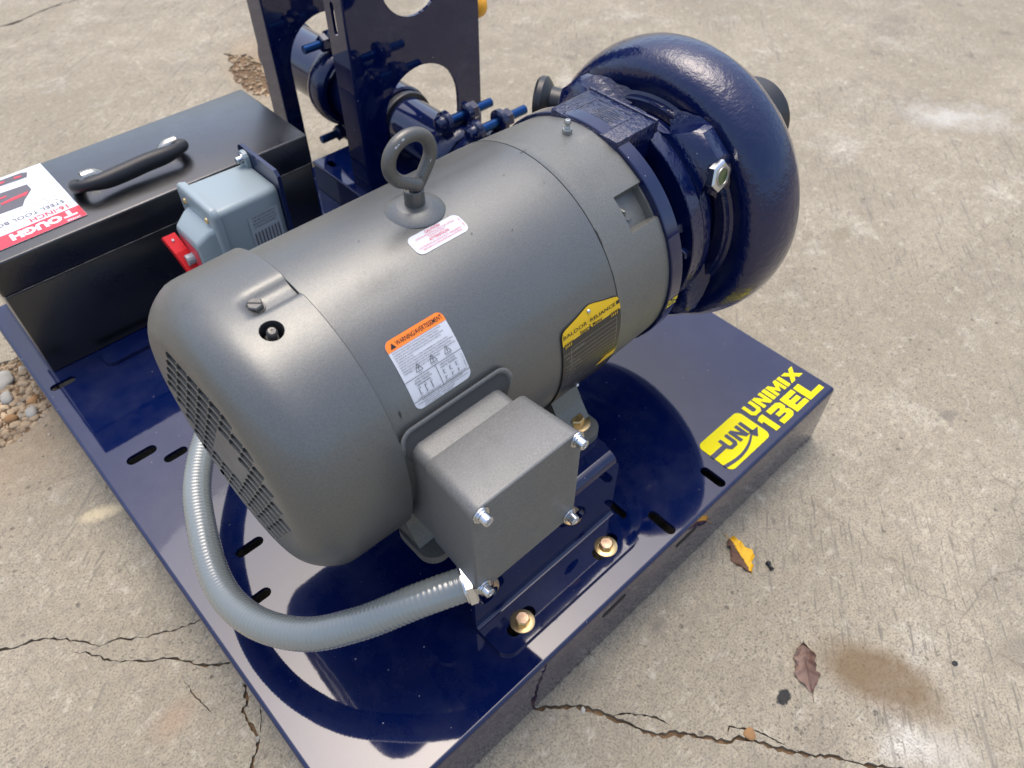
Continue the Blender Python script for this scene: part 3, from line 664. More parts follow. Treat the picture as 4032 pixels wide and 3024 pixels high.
def gold_bolt(parent, c, r=.0105, wr=.0172, mh='goldpink', rot=0):
    bm = NB(); lathe(bm, [(0, wr), (.0014, wr), (.0018, wr-.0006), (.0018, r*.5)], c, (0, 0, 1), 32, cap=False)
    w = obj('washer', bm, M['gold'], parent, 40)
    bm = NB(); cz = Vector(c)+Vector((0, 0, .0018)); cyl(bm, cz, cz+Vector((0, 0, .0008)), r*1.02, 24); hexhead(bm, cz+Vector((0, 0, .0008)), (0, 0, 1), r, .0085)
    b = obj('bolt', bm, M['gold'], parent, 25)
    bm = NB(); lathe(bm, [(.0, r*.80), (.0005, r*.78), (.0007, 0.0001)], cz+Vector((0, 0, .0094)), (0, 0, 1), 24)
    for k in range(8):
        a = 2*pi*k/8+rot; e = Vector((cos(a), sin(a), 0)); n = Vector((-sin(a), cos(a), 0))
        box_pts = [cz+Vector((0, 0, .0104))+e*(r*.28)+n*.0003, cz+Vector((0, 0, .0104))+e*(r*.7)+n*.0003, cz+Vector((0, 0, .0104))+e*(r*.7)-n*.0003, cz+Vector((0, 0, .0104))+e*(r*.28)-n*.0003]
        lo = [bm.verts.new(p-Vector((0, 0, .0009))) for p in box_pts]; hi = [bm.verts.new(p) for p in box_pts]
        bm.faces.new(hi)
        for i in range(4): bm.faces.new((lo[i], lo[(i+1) % 4], hi[(i+1) % 4], hi[i]))
    obj('bolt_head_face', bm, M[mh], b, 40)
gold_bolt(brk, (.320, .317, .0070)); gold_bolt(brk, (.4885, .317, .0070), rot=.3)

# ================================================================= MOTOR
AY, AZ, R = .570, .345, .1695
motor = thing('electric_motor', (.40, AY, BH), 'grey cylindrical electric motor with lifting eye, terminal box and labels', 'motor')
def on(ang, r, x):     # angle in degrees, 0 = towards the near side, 90 = up
    return Vector((x, AY-r*cos(rad(ang)), AZ+r*sin(rad(ang))))
bm = NB(); NS = 180
xs = [.2285, .235, .26, .29, .33, .38, .43, .48, .52, .540, .548, .5535, .5542]
def brad(x, a):        # rolled band: very slightly flattened facets near the top as in a pressed frame
    d = 0
    d -= .0010*math.exp(-((a-118)/10)**2)*(1-((x-.40)/.2)**2 if abs(x-.40) < .2 else 0)
    d -= .0012*math.exp(-((a-101)/4)**2)*math.exp(-((x-.46)/.07)**2)
    d -= .0010*math.exp(-((a-66)/6)**2)*math.exp(-((x-.31)/.06)**2)
    d += .0008*math.exp(-((x-.53)/.02)**2)
    return R+d-(.0012 if x > .554 else 0)
rings = [[bm.verts.new(on(360*k/NS, brad(x, 360*k/NS), x)) for k in range(NS)] for x in xs]
quadstrip(bm, rings); bm.faces.new(rings[0]); bm.faces.new(rings[-1][::-1])
obj('body', bm, M['grey'], motor, 40)
# end bell with bolt recess
def er(x):
    t = (x-.5545)/.10; return .1690-.0038*t+(.0010 if x < .556 else 0)
def erec(x, a):
    r = er(x)
    for ac, hw in ((45.3, 8.3), (135, 8.3), (225, 8.3), (315, 8.3)):
        d = (a-ac+180) % 360-180
        if abs(d) < hw and x > .6045:
            fx = 1 if x > .606 else 0
            side = min(1, (hw-abs(d))/.9)
            r -= .0160*fx*side*(1 if x < .651 else .35)
    for d0 in (62,):   # cast flat band
        r -= .0012*math.exp(-(((a-d0+180) % 360-180)/9)**2)*(1 if x > .575 else 0)
    r += .0016*math.exp(-(((a-84+180) % 360-180)/2.2)**2)*(1 if .628 < x < .652 else 0)
    if a % 360 < 30 or a % 360 > 330: r += .0004
    return r
bm = NB(); angs = sorted(set([round(k*2.0, 2) for k in range(180)]+[round(ac+s*(8.3-e), 2) % 360 for ac in (45.3, 135, 225, 315) for s in (-1, 1) for e in (0, .45, .9, -.3)]))
xs = [.5543, .5548, .557, .565, .575, .585, .595, .6035, .6046, .6062, .612, .62, .628, .636, .644, .6500, .6515, .6546]
rings = [[bm.verts.new(on(a, erec(x, a) if x > .5546 else er(x)-.0016, x)) for a in angs] for x in xs]
quadstrip(bm, rings); bm.faces.new(rings[0]); bm.faces.new(rings[-1][::-1])
bell = obj('end_bell', bm, M['greycast'], motor, 38)
bm = NB(); box(bm, .6105, .6145, AY-.103-.010, AY-.103+.006, AZ+.108, AZ+.118, .001); cyl(bm, on(44, .1480, .622), on(44, .1530, .622), .006, 16)
obj('cast_boss', bm, M['greycast'], bell, 40)
bm = NB()
for ang, x0, x1 in ((90.5, .549, .560),):
    stroke(bm, [(x0, 0), (x1, 0.001)], .0009, lambda u, v, h: on(90.5+v*300, R+.0009, u))
obj('scribe_mark', bm, M['ink'], motor)
bm = NB(); P = [(.5546, 47.2), (.5556, 45), (.5552, 41), (.5543, 38.6), (.5542, 43)]
bm.faces.new([bm.verts.new(on(a, R+.0012, x)) for x, a in P]); obj('frame_notch_shade', bm, M['dark'], motor)  # flat dark face painting the shade of a notch; the band is uncut

# fan cover: squarish-round, deep-drawn, with a real hole and a dimple
CY = AY-.004
def sup(a, n=2.34): c, s = abs(cos(rad(a))), abs(sin(rad(a))); return (c**n+s**n)**(-1/n)
def cov(x, a):
    """cover radius at x, angle"""
    X0 = .110; Rm = .1725; fil = .052
    t = min(1, max(0, (x-X0)/fil)); e = sqrt(max(0, 1-(1-t)**2)); r = (Rm-.040)+.040*e**1.0
    k = min(1, t*1.3); s = 1+(sup(a)-1)*k*.75
    r = r*s+.0012*(x-.16)/.07
    d = (a-85.5+180) % 360-180     # screw dimple running back to the rim
    w = 5.0-(1.5 if d > 0 else 0); f = 1/(1+math.exp((abs(d)-w)*(3.2 if d < 0 else 1.1))); g = 1/(1+math.exp(-(x-.181)*450))
    return r-.0085*f*g
def cpos(x, a, h=0):
    r = cov(x, a)+h; return Vector((x, CY-r*cos(rad(a)), AZ+r*sin(rad(a))))
bm = NB()
ux = [.110+.052*(1-cos(pi/2*k/12)) for k in range(13)]+[.170, .176, .182, .186, .190, .195, .200, .206, .212, .219, .2255, .2275]
rw = [[bm.verts.new(cpos(x, k)) for k in range(360)] for x in ux]
# cut the hole region out of the grid and refill it by Delaunay around a true circle
HX, HA = .1815, 72.5; kA0, kA1 = 65, 80; iX0, iX1 = None, None
iX0 = max(i for i, x in enumerate(ux) if x < .167); iX1 = min(i for i, x in enumerate(ux) if x > .197)
for i in range(len(rw)-1):
    for k in range(360):
        if iX0 <= i < iX1 and kA0 <= k < kA1: continue
        bm.faces.new((rw[i][k], rw[i][(k+1) % 360], rw[i+1][(k+1) % 360], rw[i+1][k]))
S = .172*pi/180
outer = [(ux[iX0], k*S) for k in range(kA0, kA1+1)]+[(ux[i], kA1*S) for i in range(iX0+1, iX1+1)]+[(ux[iX1], k*S) for k in range(kA1-1, kA0-1, -1)]+[(ux[i], kA0*S) for i in range(iX1-1, iX0, -1)]
ext = [(ux[i], k*S) for i in range(iX0+1, iX1) for k in range(kA0+1, kA1) if hypot(ux[i]-HX, (k-HA)*S) > .0135]
sheet(bm, outer, [circ(HX, HA*S, .0115, 36)], lambda u, v, h: cpos(u, v/S), extra=ext)
# rim turned in to the band
ri = [bm.verts.new((.2290, CY-(cov(.2275, k)-.0022)*cos(rad(k)), AZ+(cov(.2275, k)-.0022)*sin(rad(k)))) for k in range(360)]
r3_ = [bm.verts.new(on(k, .150, .2290)) for k in range(360)]
quadstrip(bm, [rw[-1], ri, r3_])
bmesh.ops.remove_doubles(bm, verts=bm.verts, dist=1e-5)
cover = obj('fan_cover', bm, M['grey'], motor, 50)
bm = NB(); hp = [cpos(HX+.0115*cos(t), HA+.0115*sin(t)/S) for t in [2*pi*k/36 for k in range(36)]]
hn = (Vector((0, CY, AZ))-Vector((0, cpos(HX, HA).y, cpos(HX, HA).z))).normalized()
a_ = [bm.verts.new(p) for p in hp]; b_ = [bm.verts.new(p+hn*.0015) for p in hp]; quadstrip(bm, [a_, b_]); obj('hole_lip', bm, M['grey'], cover, 60)
bm = NB(); a_ = [bm.verts.new(p+hn*.0015) for p in hp]; b_ = [bm.verts.new(p+hn*.034) for p in hp]; quadstrip(bm, [a_, b_]); bm.faces.new(b_); obj('hole_well', bm, M['gasket'], cover, 60)
def zerk(parent, c, ax, s, m1, m2):
    c = Vector(c); ax = Vector(ax).normalized()
    bm = NB(); hexhead(bm, c, ax, .0056*s, .006*s); g = obj('grease_fitting', bm, m1, parent, 25)
    bm = NB(); lathe(bm, [(.005*s, .0036*s), (.0072*s, .0034*s), (.009*s, .0022*s), (.0098*s, .0024*s), (.0125*s, .0040*s), (.0138*s, .0040*s), (.0160*s, .0028*s), (.0162*s, .0009*s), (.0155*s, .0007*s)], c, ax, 20)
    obj('fitting_nipple', bm, m2, g, 35)
zerk(cover, cpos(HX, HA-.5)+hn*.017+Vector((-.001, 0, 0)), Vector((0, -.35, 1)), 1.3, M['gasket'], M['eye'])
zerk(motor, (.6262, AY, AZ+.1660), (0, 0, 1), 1.12, M['steel'], M['steel'])
# cover screw in the dimple
sc_ = cpos(.1877, 85.5); sn = (sc_-Vector((sc_.x, CY, AZ))).normalized()
bm = NB(); hexhead(bm, sc_, sn, .0082, .0064); s0 = obj('cover_screw', bm, M['eye'], cover, 20)
bm = NB(); lathe(bm, [(0, .0094), (.0010, .0092), (.0010, .004)], sc_, sn, 24, cap=False); obj('screw_flange', bm, M['eye'], s0, 40)
bm = NB(); e = Vector((.75, -.66, 0)); e = (e-sn*e.dot(sn)).normalized(); n_ = sn.cross(e)
bm.faces.new([bm.verts.new(sc_+sn*.0066+e*a*.0068+n_*b*.0008) for a, b in ((-1, -1), (1, -1), (1, 1), (-1, 1))]); obj('screw_slot_shade', bm, M['dark'], s0)  # slot shade painted as a dark strip on the solid head
# vent face with louvre slots
d_ = (.56, -.83); holes = []
GX, GZc, GR = AY-.010, .345, .131
e0 = GX*.83+GZc*.56
for c in range(-6, 6):
    for r_ in range(-7, 8):
        z = GZc+.003+r_*.0240*.98; ebar = e0+.0003+c*.0182
        # left bound of the column at this height
        y0 = (ebar-z*.56)/.83; z1 = z+.0182
        yA = (ebar+.0182-z*.56)/.83
        sh = .0182*.56/.83
        P = [(y0+.0022, z), (yA-.0010, z), (yA-.0010-sh, z1), (y0+.0022-sh, z1)]
        cy_ = sum(p[0] for p in P)/4; cz_ = sum(p[1] for p in P)/4
        rr_ = hypot(cy_-GX, cz_-GZc)
        if rr_ > GR-.005: continue
        ec = cy_*.83+cz_*.56-e0; dc = -cy_*.56*1+cz_*.83-(-GX*.56+GZc*.83)
        if abs(ec) < .027 and abs(dc) < .050: continue
        if -.004 < ec+.0 < .004 and False: continue
        # louvre narrowing towards one end
        holes.append([P[0], ((P[0][0]+P[1][0])/2, P[0][1]-.0000), P[1], (P[1][0]-.001, P[1][1]+.007), P[2], P[3]])
bm = NB()
ringp = [(CY-cov(.110, k)*cos(rad(k)), AZ+cov(.110, k)*sin(rad(k))) for k in range(360)]
sheet(bm, ringp, holes, lambda u, v, h: (.1100-h, u, v), thick=.0035)
obj('vent_face', bm, M['grey'], cover)
bm = NB()
for P in holes[:300]:      # pressed louvre tongue behind each opening
    z0, z1 = P[0][1], P[4][1]; yl0, yr0 = P[0][0], P[2][0]; yl1, yr1 = P[5][0], P[4][0]
    bm.faces.new([bm.verts.new(q) for q in ((.1138, yl0+.0006, z0+.0002), (.1138, yr0-.0006, z0+.0002), (.1215, (yr0+yr1)/2, z0+.0080), (.1215, (yl0+yl1)/2, z0+.0080))])
obj('louvre', bm, M['greyvent'], cover)['kind'] = 'stuff'
bm = NB(); lathe(bm, [(.124, .0001), (.124, .128)], (0, GX, GZc), (1, 0, 0), 48, cap=False); obj('fan_cover_shade', bm, M['dark'], cover)  # dark disc behind the slots, coloured as the shade within the cover

# feet
for s in (0, 1):
    Y = (lambda y: y) if s == 0 else (lambda y: 2*AY-y)
    bm = NB(); fo = rrect(.236, .547, .392, .470, .022)
    sheet(bm, fo, [circ(.257, .428, .011, 20), circ(.523, .430, .011, 20)], lambda u, v, h: (u, Y(v), .170+h), .014)
    obj('foot', bm, M['greycast'], motor)
    for x0, x1 in ((.236, .285), (.49, .547)):
        bm = NB(); pf = [(.418, .170), (.470, .170), (.52, .215), (.46, .235), (.436, .195)]
        a_ = [bm.verts.new((x0+.004, Y(y), z)) for y, z in pf]; b_ = [bm.verts.new((x1-.004, Y(y), z)) for y, z in pf]
        quadstrip(bm, [a_, b_]); bm.faces.new(a_); bm.faces.new(b_[::-1]); obj('foot_gusset', bm, M['greycast'], motor)
gold_bolt(motor, (.523, .425, .1704), .0110, .0200, 'gold')
# lifting eye
bm = NB(); lathe(bm, [(-.004, .0335), (.0005, .0330), (.0022, .0315), (.0085, .0205), (.0092, .0185), (.0092, .009)], (.392, AY, AZ+R-.0015), (0, 0, 1), 56, cap=False); obj('eye_boss', bm, M['grey'], motor, 22)
bm = NB(); lathe(bm, [(0, .0112), (.0190, .0112), (.0200, .0104), (.0200, .0090), (.0165, .0088), (.016, .003)], (.393, AY, AZ+R+.005), (0, 0, 1), 40, cap=False); obj('eye_collar', bm, M['eye'], motor, 30)
cx, cz = .3925, .5755; rr = .0250
P = [(.3945, AY, .515), (.3945, AY, .530), (.3975, AY, .539), (.405, AY, .5485)]
for a in (-28, 0, 30, 60, 90, 120, 150, 180, 205, 230, 252): P.append((cx+rr*1.06*cos(rad(a)), AY-(.004 if a > 200 else .0)*(a-200)/52, cz+rr*.98*sin(rad(a))))
P += [(.3915, AY-.0065, .5485), (.398, AY-.0085, .5455)]
bm = NB(); tube(bm, smooth_path(P, 8), lambda s, i: .0073 if s < .96 else .0073*sqrt(max(.1, 1-((s-.96)/.045)**2)), 20); eye = obj('lifting_eye', bm, M['eye'], motor, 60)
bm = NB()
for k, (a, ro, w) in enumerate(((112, .0, 1.0), (126, -.0012, 1.1), (136, .0006, 1.0), (-34, 0, 1))):
    c = Vector((cx+rr*1.06*cos(rad(a)), AY-.0064, cz+rr*.98*sin(rad(a))+ro+.0046)); rnd = random.Random(k)
    bm.faces.new([bm.verts.new(c+Vector((rnd.uniform(.8, 1.3)*.0016*cos(t), -.0002, rnd.uniform(.8, 1.3)*.0016*sin(t)))) for t in [2*pi*q/9 for q in range(9)]])
obj('paint_chip', bm, M['white'], eye)['kind'] = 'stuff'

# labels on the motor band
LS = R*pi/180
def wrap(off): return lambda u, v, h: on(v/LS, R+off+h, u)
W1 = wrap(.0004)
# warning label
x0, x1, v0, v1 = .2628, .3345, 24.7*LS, 50.6*LS
bm = NB(); o_ = rrect(x0, x1, v0, v1, .0075); ex = [(x0+(x1-x0)*i/6, v0+(v1-v0)*j/12) for i in range(1, 6) for j in range(1, 12)]
sheet(bm, o_, [], wrap(.0004), .0003, ex, de=.004); lab = obj('warning_label', bm, M['white'], motor, 40, label='white wiring and warning label with an orange band, above the terminal box')
bm = NB(); ob = v1-.0112; oo = [(p[0], max(p[1], ob)) for p in o_]; q = []
for p in oo:
    if not q or hypot(p[0]-q[-1][0], p[1]-q[-1][1]) > 1e-6: q.append(p)
q2 = []
for p in q:
    q2.append(p)
sheet(bm, q2, [], lambda u, v, h: on(v/LS, R+.0008, u), None, [(x0+(x1-x0)*i/6, v1-.0056) for i in range(1, 6)], de=.003); obj('orange_band', bm, M['orange'], lab, 40)
bm = NB(); T = wrap(.0006)
addtext(bm, "WARNING/AVERTISSEMENT", x0+.0122, v1-.0082, .0048, T, .0572, .004, lift=.0006)
tri = [(x0+.0045, v1-.0090), (x0+.0110, v1-.0090), (x0+.00775, v1-.0032)]; bm.faces.new([bm.verts.new(T(a, b, .0006)) for a, b in tri])
rows = ["MOTOR MUST BE GROUNDED IN ACCORDANCE WITH THE NATIONAL ELECTRICAL", "CODE AND LOCAL CODES BY TRAINED PERSONNEL TO PREVENT SERIOUS", "ELECTRICAL SHOCKS. TO SERVICE MOTOR, DISCONNECT POWER SOURCE FROM", "MOTOR AND ANY ACCESSORY DEVICES AND ALLOW MOTOR TO COME TO A", "COMPLETE STAND STILL.", "LE MOTEUR DOIT ETRE MIS A LA TERRE CONFORMEMENT AU CODE ELECTRIQUE", "NATIONAL ET AUX CODES LOCAUX, PAR DU PERSONNEL QUALIFIE AFIN D'EVITER DE", "GRAVES CHOCS ELECTRIQUES. AVANT DE PROCEDER A L'ENTRETIEN DU MOTEUR,", "DEBRANCHEZ-LE DE L'ALIMENTATION ELECTRIQUE AINSI QUE DE TOUT AUTRE DISPOSITIF", "ACCESSOIRE ET ATTENDEZ L'ARRET COMPLET DU MOTEUR."]
for i, s in enumerate(rows): addtext(bm, s, x0+.003, v1-.0142-.00258*i, .0014, T, min(.0660, .00092*len(s)))
yy = v0+.0345
for k, (tx, nm) in enumerate(((x0+.016, "SHOCK"), (x0+.034, "HOT SURFACE"), (x0+.0525, "ROTATING"))):
    b0 = yy+.0015-.0000
    stroke(bm, [(tx, b0), (tx+.0084, b0), (tx+.0042, b0+.0078)], .0005, T, closed=True)
    stroke(bm, [(tx+.0036, b0+.0012), (tx+.0048, b0+.0030), (tx+.0038, b0+.0032), (tx+.0046, b0+.0052)], .0006, T)
    addtext(bm, nm, tx+.0042, b0-.0024, .0013, T, .0007*len(nm)+.001, align='CENTER')
stroke(bm, [(x0, yy-.0022), (x1, yy-.0022)], .0005, T, n=4); stroke(bm, [(x0, v0+.0098), (x1, v0+.0098)], .0005, T, n=4)
xm = x0+.0375; stroke(bm, [(xm, yy-.0022), (xm, v0+.0098)], .0005, T, n=2)
addtext(bm, "LOW VOLTAGE", x0+.0195, yy-.0058, .0019, T, .0180, align='CENTER'); addtext(bm, "BASSE TENSION", x0+.0195, yy-.0087, .0019, T, .0205, align='CENTER')
addtext(bm, "HIGH VOLTAGE", x0+.0520, yy-.0058, .0019, T, .0190, align='CENTER'); addtext(bm, "HAUTE TENSION", x0+.0520, yy-.0087, .0019, T, .0205, align='CENTER')
stroke(bm, [(x0+.0105, yy-.0105), (x0+.027, yy-.0105)], .0006, T)
for k in range(3):
    tx = x0+.011+.0075*k; stroke(bm, [(tx, yy-.0128), (tx, yy-.0215)], .0006, T)
    addtext(bm, "987"[k], tx+.0012, yy-.0145, .0016, T); addtext(bm, "321"[k], tx+.0012, yy-.0205, .0016, T); addtext(bm, "654"[k], tx+.0006, yy-.0126, .0014, T)
    tx = x0+.043+.0082*k; stroke(bm, [(tx, yy-.0105), (tx, yy-.0150)], .0006, T); stroke(bm, [(tx, yy-.0178), (tx, yy-.0215)], .0006, T)
    addtext(bm, "654"[k], tx+.0012, yy-.0122, .0016, T); addtext(bm, "987"[k], tx+.0012, yy-.0158, .0016, T); addtext(bm, "321"[k], tx+.0012, yy-.0195, .0016, T)
addtext(bm, "LINE/FILS D'ALIMENTATION", x0+.0060, v0+.0108, .0013, T, .028); addtext(bm, "LINE/FILS D'ALIMENTATION", x0+.0400, v0+.0108, .0013, T, .028)
addtext(bm, "INTERCHANGE ANY TWO LINE LEADS TO CHANGE ROTATION", x0+.0355, v0+.0077, .0013, T, .052, align='CENTER')
addtext(bm, "INTERCHANGEZ DEUX FILS D'ALIMENTATION POUR INVERSER LE SENS DE ROTATION", x0+.0355, v0+.0056, .0011, T, .064, align='CENTER')
addtext(bm, "THERMOSTAT LEADS   (WHEN PROVIDED)", x0+.030, v0+.0032, .0013, T, .038, align='CENTER'); addtext(bm, "FILS DU THERMOSTAT   (AU BESOIN)", x0+.028, v0+.0010, .0013, T, .036, align='CENTER')
addtext(bm, "LC0005E01 REV E", x1-.0020, v0+.0120, .0012, T, .016, rot=pi/2)
obj('label_print', bm, M['ink'], lab)
# caution label
x0, x1, v0, v1 = .3527, .4210, 70.2*LS, 78.85*LS
bm = NB(); ex = [(x0+(x1-x0)*i/6, v0+(v1-v0)*j/4) for i in range(1, 6) for j in range(1, 4)]
sheet(bm, rrect(x0, x1, v0, v1, .0075), [], wrap(.0004), .0003, ex, de=.004); lab = obj('caution_label', bm, M['white'], motor, 40, label='white caution sticker with red print beside the lifting eye')
bm = NB(); xc = (x0+x1)/2
addtext(bm, "CAUTION", xc-.001, v1-.0049, .0034, T, .0200, .01, 'CENTER'); addtext(bm, "LIFTING PROVISIONS ARE FOR LIFTING", xc, v1-.0080, .0019, T, .0520, 0, 'CENTER')
addtext(bm, "THE MOTOR ONLY.", xc, v1-.0109, .0019, T, .0230, 0, 'CENTER'); addtext(bm, "ATTENTION", xc, v1-.0155, .0034, T, .0260, .01, 'CENTER')
addtext(bm, "LES ANNEAUX DE LEVAGE SONT UNIQUEMENT", xc-.001, v1-.0190, .0019, T, .0560, 0, 'CENTER'); addtext(bm, "DESTINES A LA MANUTENTION DU MOTEUR", xc, v1-.0222, .0019, T, .0520, 0, 'CENTER')
addtext(bm, "LB1118", x1-.0022, v0+.007, .0018, T, .011, rot=pi/2)
obj('label_print', bm, M['redink'], lab)
# nameplate
bm = NB(); A = lambda x, a: (x, a*LS)
no = [A(.4572, -29), A(.5550, -29), A(.5565, -20), A(.5562, -8), A(.5560, 4), A(.5558, 14.0), A(.5548, 16.6), A(.5525, 18.3), A(.548, 18.9), A(.530, 20.4), A(.512, 22.2), A(.5065, 22.5), A(.501, 22.2), A(.484, 20.5), A(.464, 18.9), A(.4600, 18.2), A(.4575, 16.6), A(.4568, 14.0), A(.4568, 4), A(.4572, -12)]
ex = [A(.457+.099*i/8, -28+3*j) for i in range(1, 8) for j in range(15)]
npm = lambda off: (lambda u, v, h: on(v/LS, R+off+h+.0008*abs((u-.507)/.05)**2, u))
sheet(bm, no, [circ(.5034, 12.55*LS, .0021, 14), circ(.5055, -21*LS, .0021, 14)], npm(.0014), .0012, ex, de=.004)
np_ = obj('nameplate', bm, M['npblack'], motor, 40, label='yellow and black riveted metal nameplate at the pump end')
bm = NB(); yo = [p for p in no if p[1]/LS > 13.9]; yo = [(x_*.985+.0076, v_-.0005) for x_, v_ in yo]
yo = [A(.4574, 12.2), A(.463, 12.4), A(.548, 12.4), A(.5552, 12.2)]+[p for p in yo if p[1]/LS > 13]
sheet(bm, yo, [circ(.5034, 12.55*LS, .0023, 14)], lambda u, v, h: npm(.0019)(u, v, 0), None, [A(.465+.01*i, a) for i in range(9) for a in (14, 16, 18)], de=.003); obj('yellow_field', bm, M['npyellow'], np_, 40)
bm = NB(); T2 = npm(.0022)
addtext(bm, "BALDOR", .4595, 15.1*LS, .0050, T2, .0395, 0, lift=.0004); addtext(bm, "·", .5010, 15.1*LS, .005, T2, lift=.0004); addtext(bm, "RELIANCE", .5045, 15.1*LS, .0045, T2, .0420, .012, lift=.0004)
addtext(bm, "Super-E", .4860, 12.75*LS, .0046, T2, .0185, .02, lift=.0004, shear=.1); addtext(bm, "Motor", .5075, 12.75*LS, .0042, T2, .0165, .02, lift=.0004)
box_ = [(.5485, 15.2), (.5535, 15.2), (.5535, 16.7), (.5485, 16.7)]; bm.faces.new([bm.verts.new(T2(x_, a*LS, .0004)) for x_, a in box_])
for k in range(5):
    for b0 in (.4595, .5375): stroke(bm, [(b0+.0031*k, 11.4*LS), (b0+.0018+.0031*k, 13.0*LS)], .0014, T2, .0004)
obj('plate_print', bm, M['ink'], np_)
bm = NB()
for k in range(4):
    for b0 in (.4611, .5391): stroke(bm, [(b0+.0031*k, 10.9*LS), (b0+.0010+.0031*k, 12.2*LS)], .0011, T2, .0002)
stroke(bm, [(.5245, -13.2*LS), (.5560, -13.2*LS), (.5560, -8.6*LS), (.5350, -8.6*LS)], .0001, T2, .0002)
sheet(bm, [A(.522, -14.0), A(.540, -14.0), A(.5535, -13.2), A(.5550, -9.8), A(.537, -10.0)], [], lambda u, v, h: T2(u, v, .0003)); stroke(bm, [(.527, -8.9*LS), (.5558, -8.6*LS)], .0008, T2, .0003, 3)
obj('plate_yellow_print', bm, M['npyellow'], np_)['kind'] = 'stuff'
bm = NB(); stroke(bm, [(.4695, 9.3*LS), (.5480, 9.3*LS)], .0005, T2, .0002, 4); stroke(bm, [(.4695, 9.3*LS), (.4695, -24*LS)], .0006, T2, .0002, 8); stroke(bm, [(.5480, 9.3*LS), (.5480, -6*LS)], .0005, T2, .0002, 4)
for k in range(1, 13): stroke(bm, [(.4695, (9.3-2.2*k)*LS), (.5480, (9.3-2.2*k)*LS)], .0005, T2, .0002, 4)
for k, s in enumerate(("CAT.NO.", "SPEC.", "HP", "VOLTS", "AMPS", "R.P.M.", "FRAME", "SER.F.", "RATING")): addtext(bm, s, .4685, (7.4-2.2*k)*LS, .0026, T2, .0016*len(s), 0, 'RIGHT', .0003)
for k, s in enumerate(("07H800X640G", "", "10", "230/460", "23.2/11.6", "1770", "215T", "1.15", "40C AMB-CONT")):
    if s: addtext(bm, s, .4710, (7.4-2.2*k)*LS, .0026, T2, .0019*len(s), 0, 'LEFT', .0003)
obj('plate_etching', bm, M['npline'], np_)
for x_, a in ((.5044, 20.0), (.5055, -26.0)):
    bm = NB(); lathe(bm, [(0, .0028), (.0012, .0027), (.0024, .0018), (.0028, .0001)], on(a, R+.0018, x_), on(a, 1, 0)-on(0, 0, 0), 16, cap=False); obj('rivet', bm, M['zinc'], np_, 60)
bm = NB()
for x_, a in ((.5034, 12.55), (.5055, -21)): lathe(bm, [(0, .0021), (.0001, .0001)], on(a, R+.0006, x_), on(a, 1, 0)-on(0, 0, 0), 14, cap=False)
obj('plate_hole', bm, M['steel'], np_)['kind'] = 'stuff'
for x_, a, ln, w_, dx in ((.2440, 27.5, 3.2, .0013, .0010), (.4600, 62, .8, .0016, .001), (.5050, 84, .7, .0015, .0015), (.3140, 88, .5, .0012, .002), (.4180, 68.4, .9, .0016, 0), (.5350, 72, .5, .0012, .001)):
    bm = NB(); q = [(x_-w_/2, a*LS), (x_, (a-ln/2)*LS), (x_+w_/2+dx, a*LS+.0004), (x_+dx, (a+ln/2)*LS)]
    bm.faces.new([bm.verts.new(on(v/LS, R+.0009, u)) for u, v in q]); obj('scuff', bm, M['npblack'], motor)
# terminal box
bm = NB(); a_ = []
def rr3(xa, xb, za, zb, r, y, n=6): return [bm.verts.new((p[0], y, p[1])) for p in rrect(xa, xb, za, zb, r, n)]
rings = [rr3(.2350, .3800, .234, .3915, .012, .4500), rr3(.2350, .3800, .234, .3915, .012, .3770)]
rings2 = [rr3(.2385, .3660, .238, .3900, .011, .4700), rr3(.2385, .3660, .238, .3900, .011, .3765)]
bm.free(); bm = NB()
rings = [rr3(.2395, .3630, .238, .3890, .012, y) for y in (.475, .3765)]; quadstrip(bm, rings); bm.faces.new(rings[0]); bm.faces.new(rings[1][::-1])
tbx = obj('terminal_box', bm, M['greybox'], motor, 40)
bm = NB(); rings = [rr3(.2370+.0012, .3755-.0012, .2355, .3915-.0008, .012, .3772), rr3(.2370, .3755, .2345, .3915, .013, .3760), rr3(.2328, .3815, .2318, .3935, .013, .3055), rr3(.2328, .3815, .2318, .3935, .013, .3050)]
quadstrip(bm, rings); bm.faces.new(rings[0]); bm.faces.new(rings[-1][::-1]); obj('box_housing', bm, M['greybox'], tbx, 40)
bm = NB(); rings = [rr3(.2325, .3822, .2312, .3942, .014, .3049), rr3(.2322, .3825, .2309, .3945, .0145, .3030), rr3(.2328, .3819, .2315, .3939, .0142, .3008), rr3(.2336, .3811, .2323, .3931, .0138, .3000)]
quadstrip(bm, rings); bm.faces.new(rings[0]); bm.faces.new(rings[-1][::-1]); lid = obj('box_cover', bm, M['greybox'], tbx, 40)
for x_, z_ in ((.2425, .3835), (.3725, .3845), (.3730, .2410), (.2410, .2410)):
    c = Vector((x_, .2999, z_)); ax = (0, -1, 0)
    bm = NB(); lathe(bm, [(0, .0096), (.0013, .0096), (.0013, .003)], c, ax, 28, cap=False); lathe(bm, [(.0013, .0078), (.0036, .0078), (.0036, .003)], c, ax, 28, cap=False)
    lathe(bm, [(.0038, .0062), (.0112, .0060), (.0120, .0053), (.0120, .0030), (.0100, .0026), (.0100, .0001)], c, ax, 24, cap=False); obj('cover_bolt', bm, M['zinc'], tbx, 30)
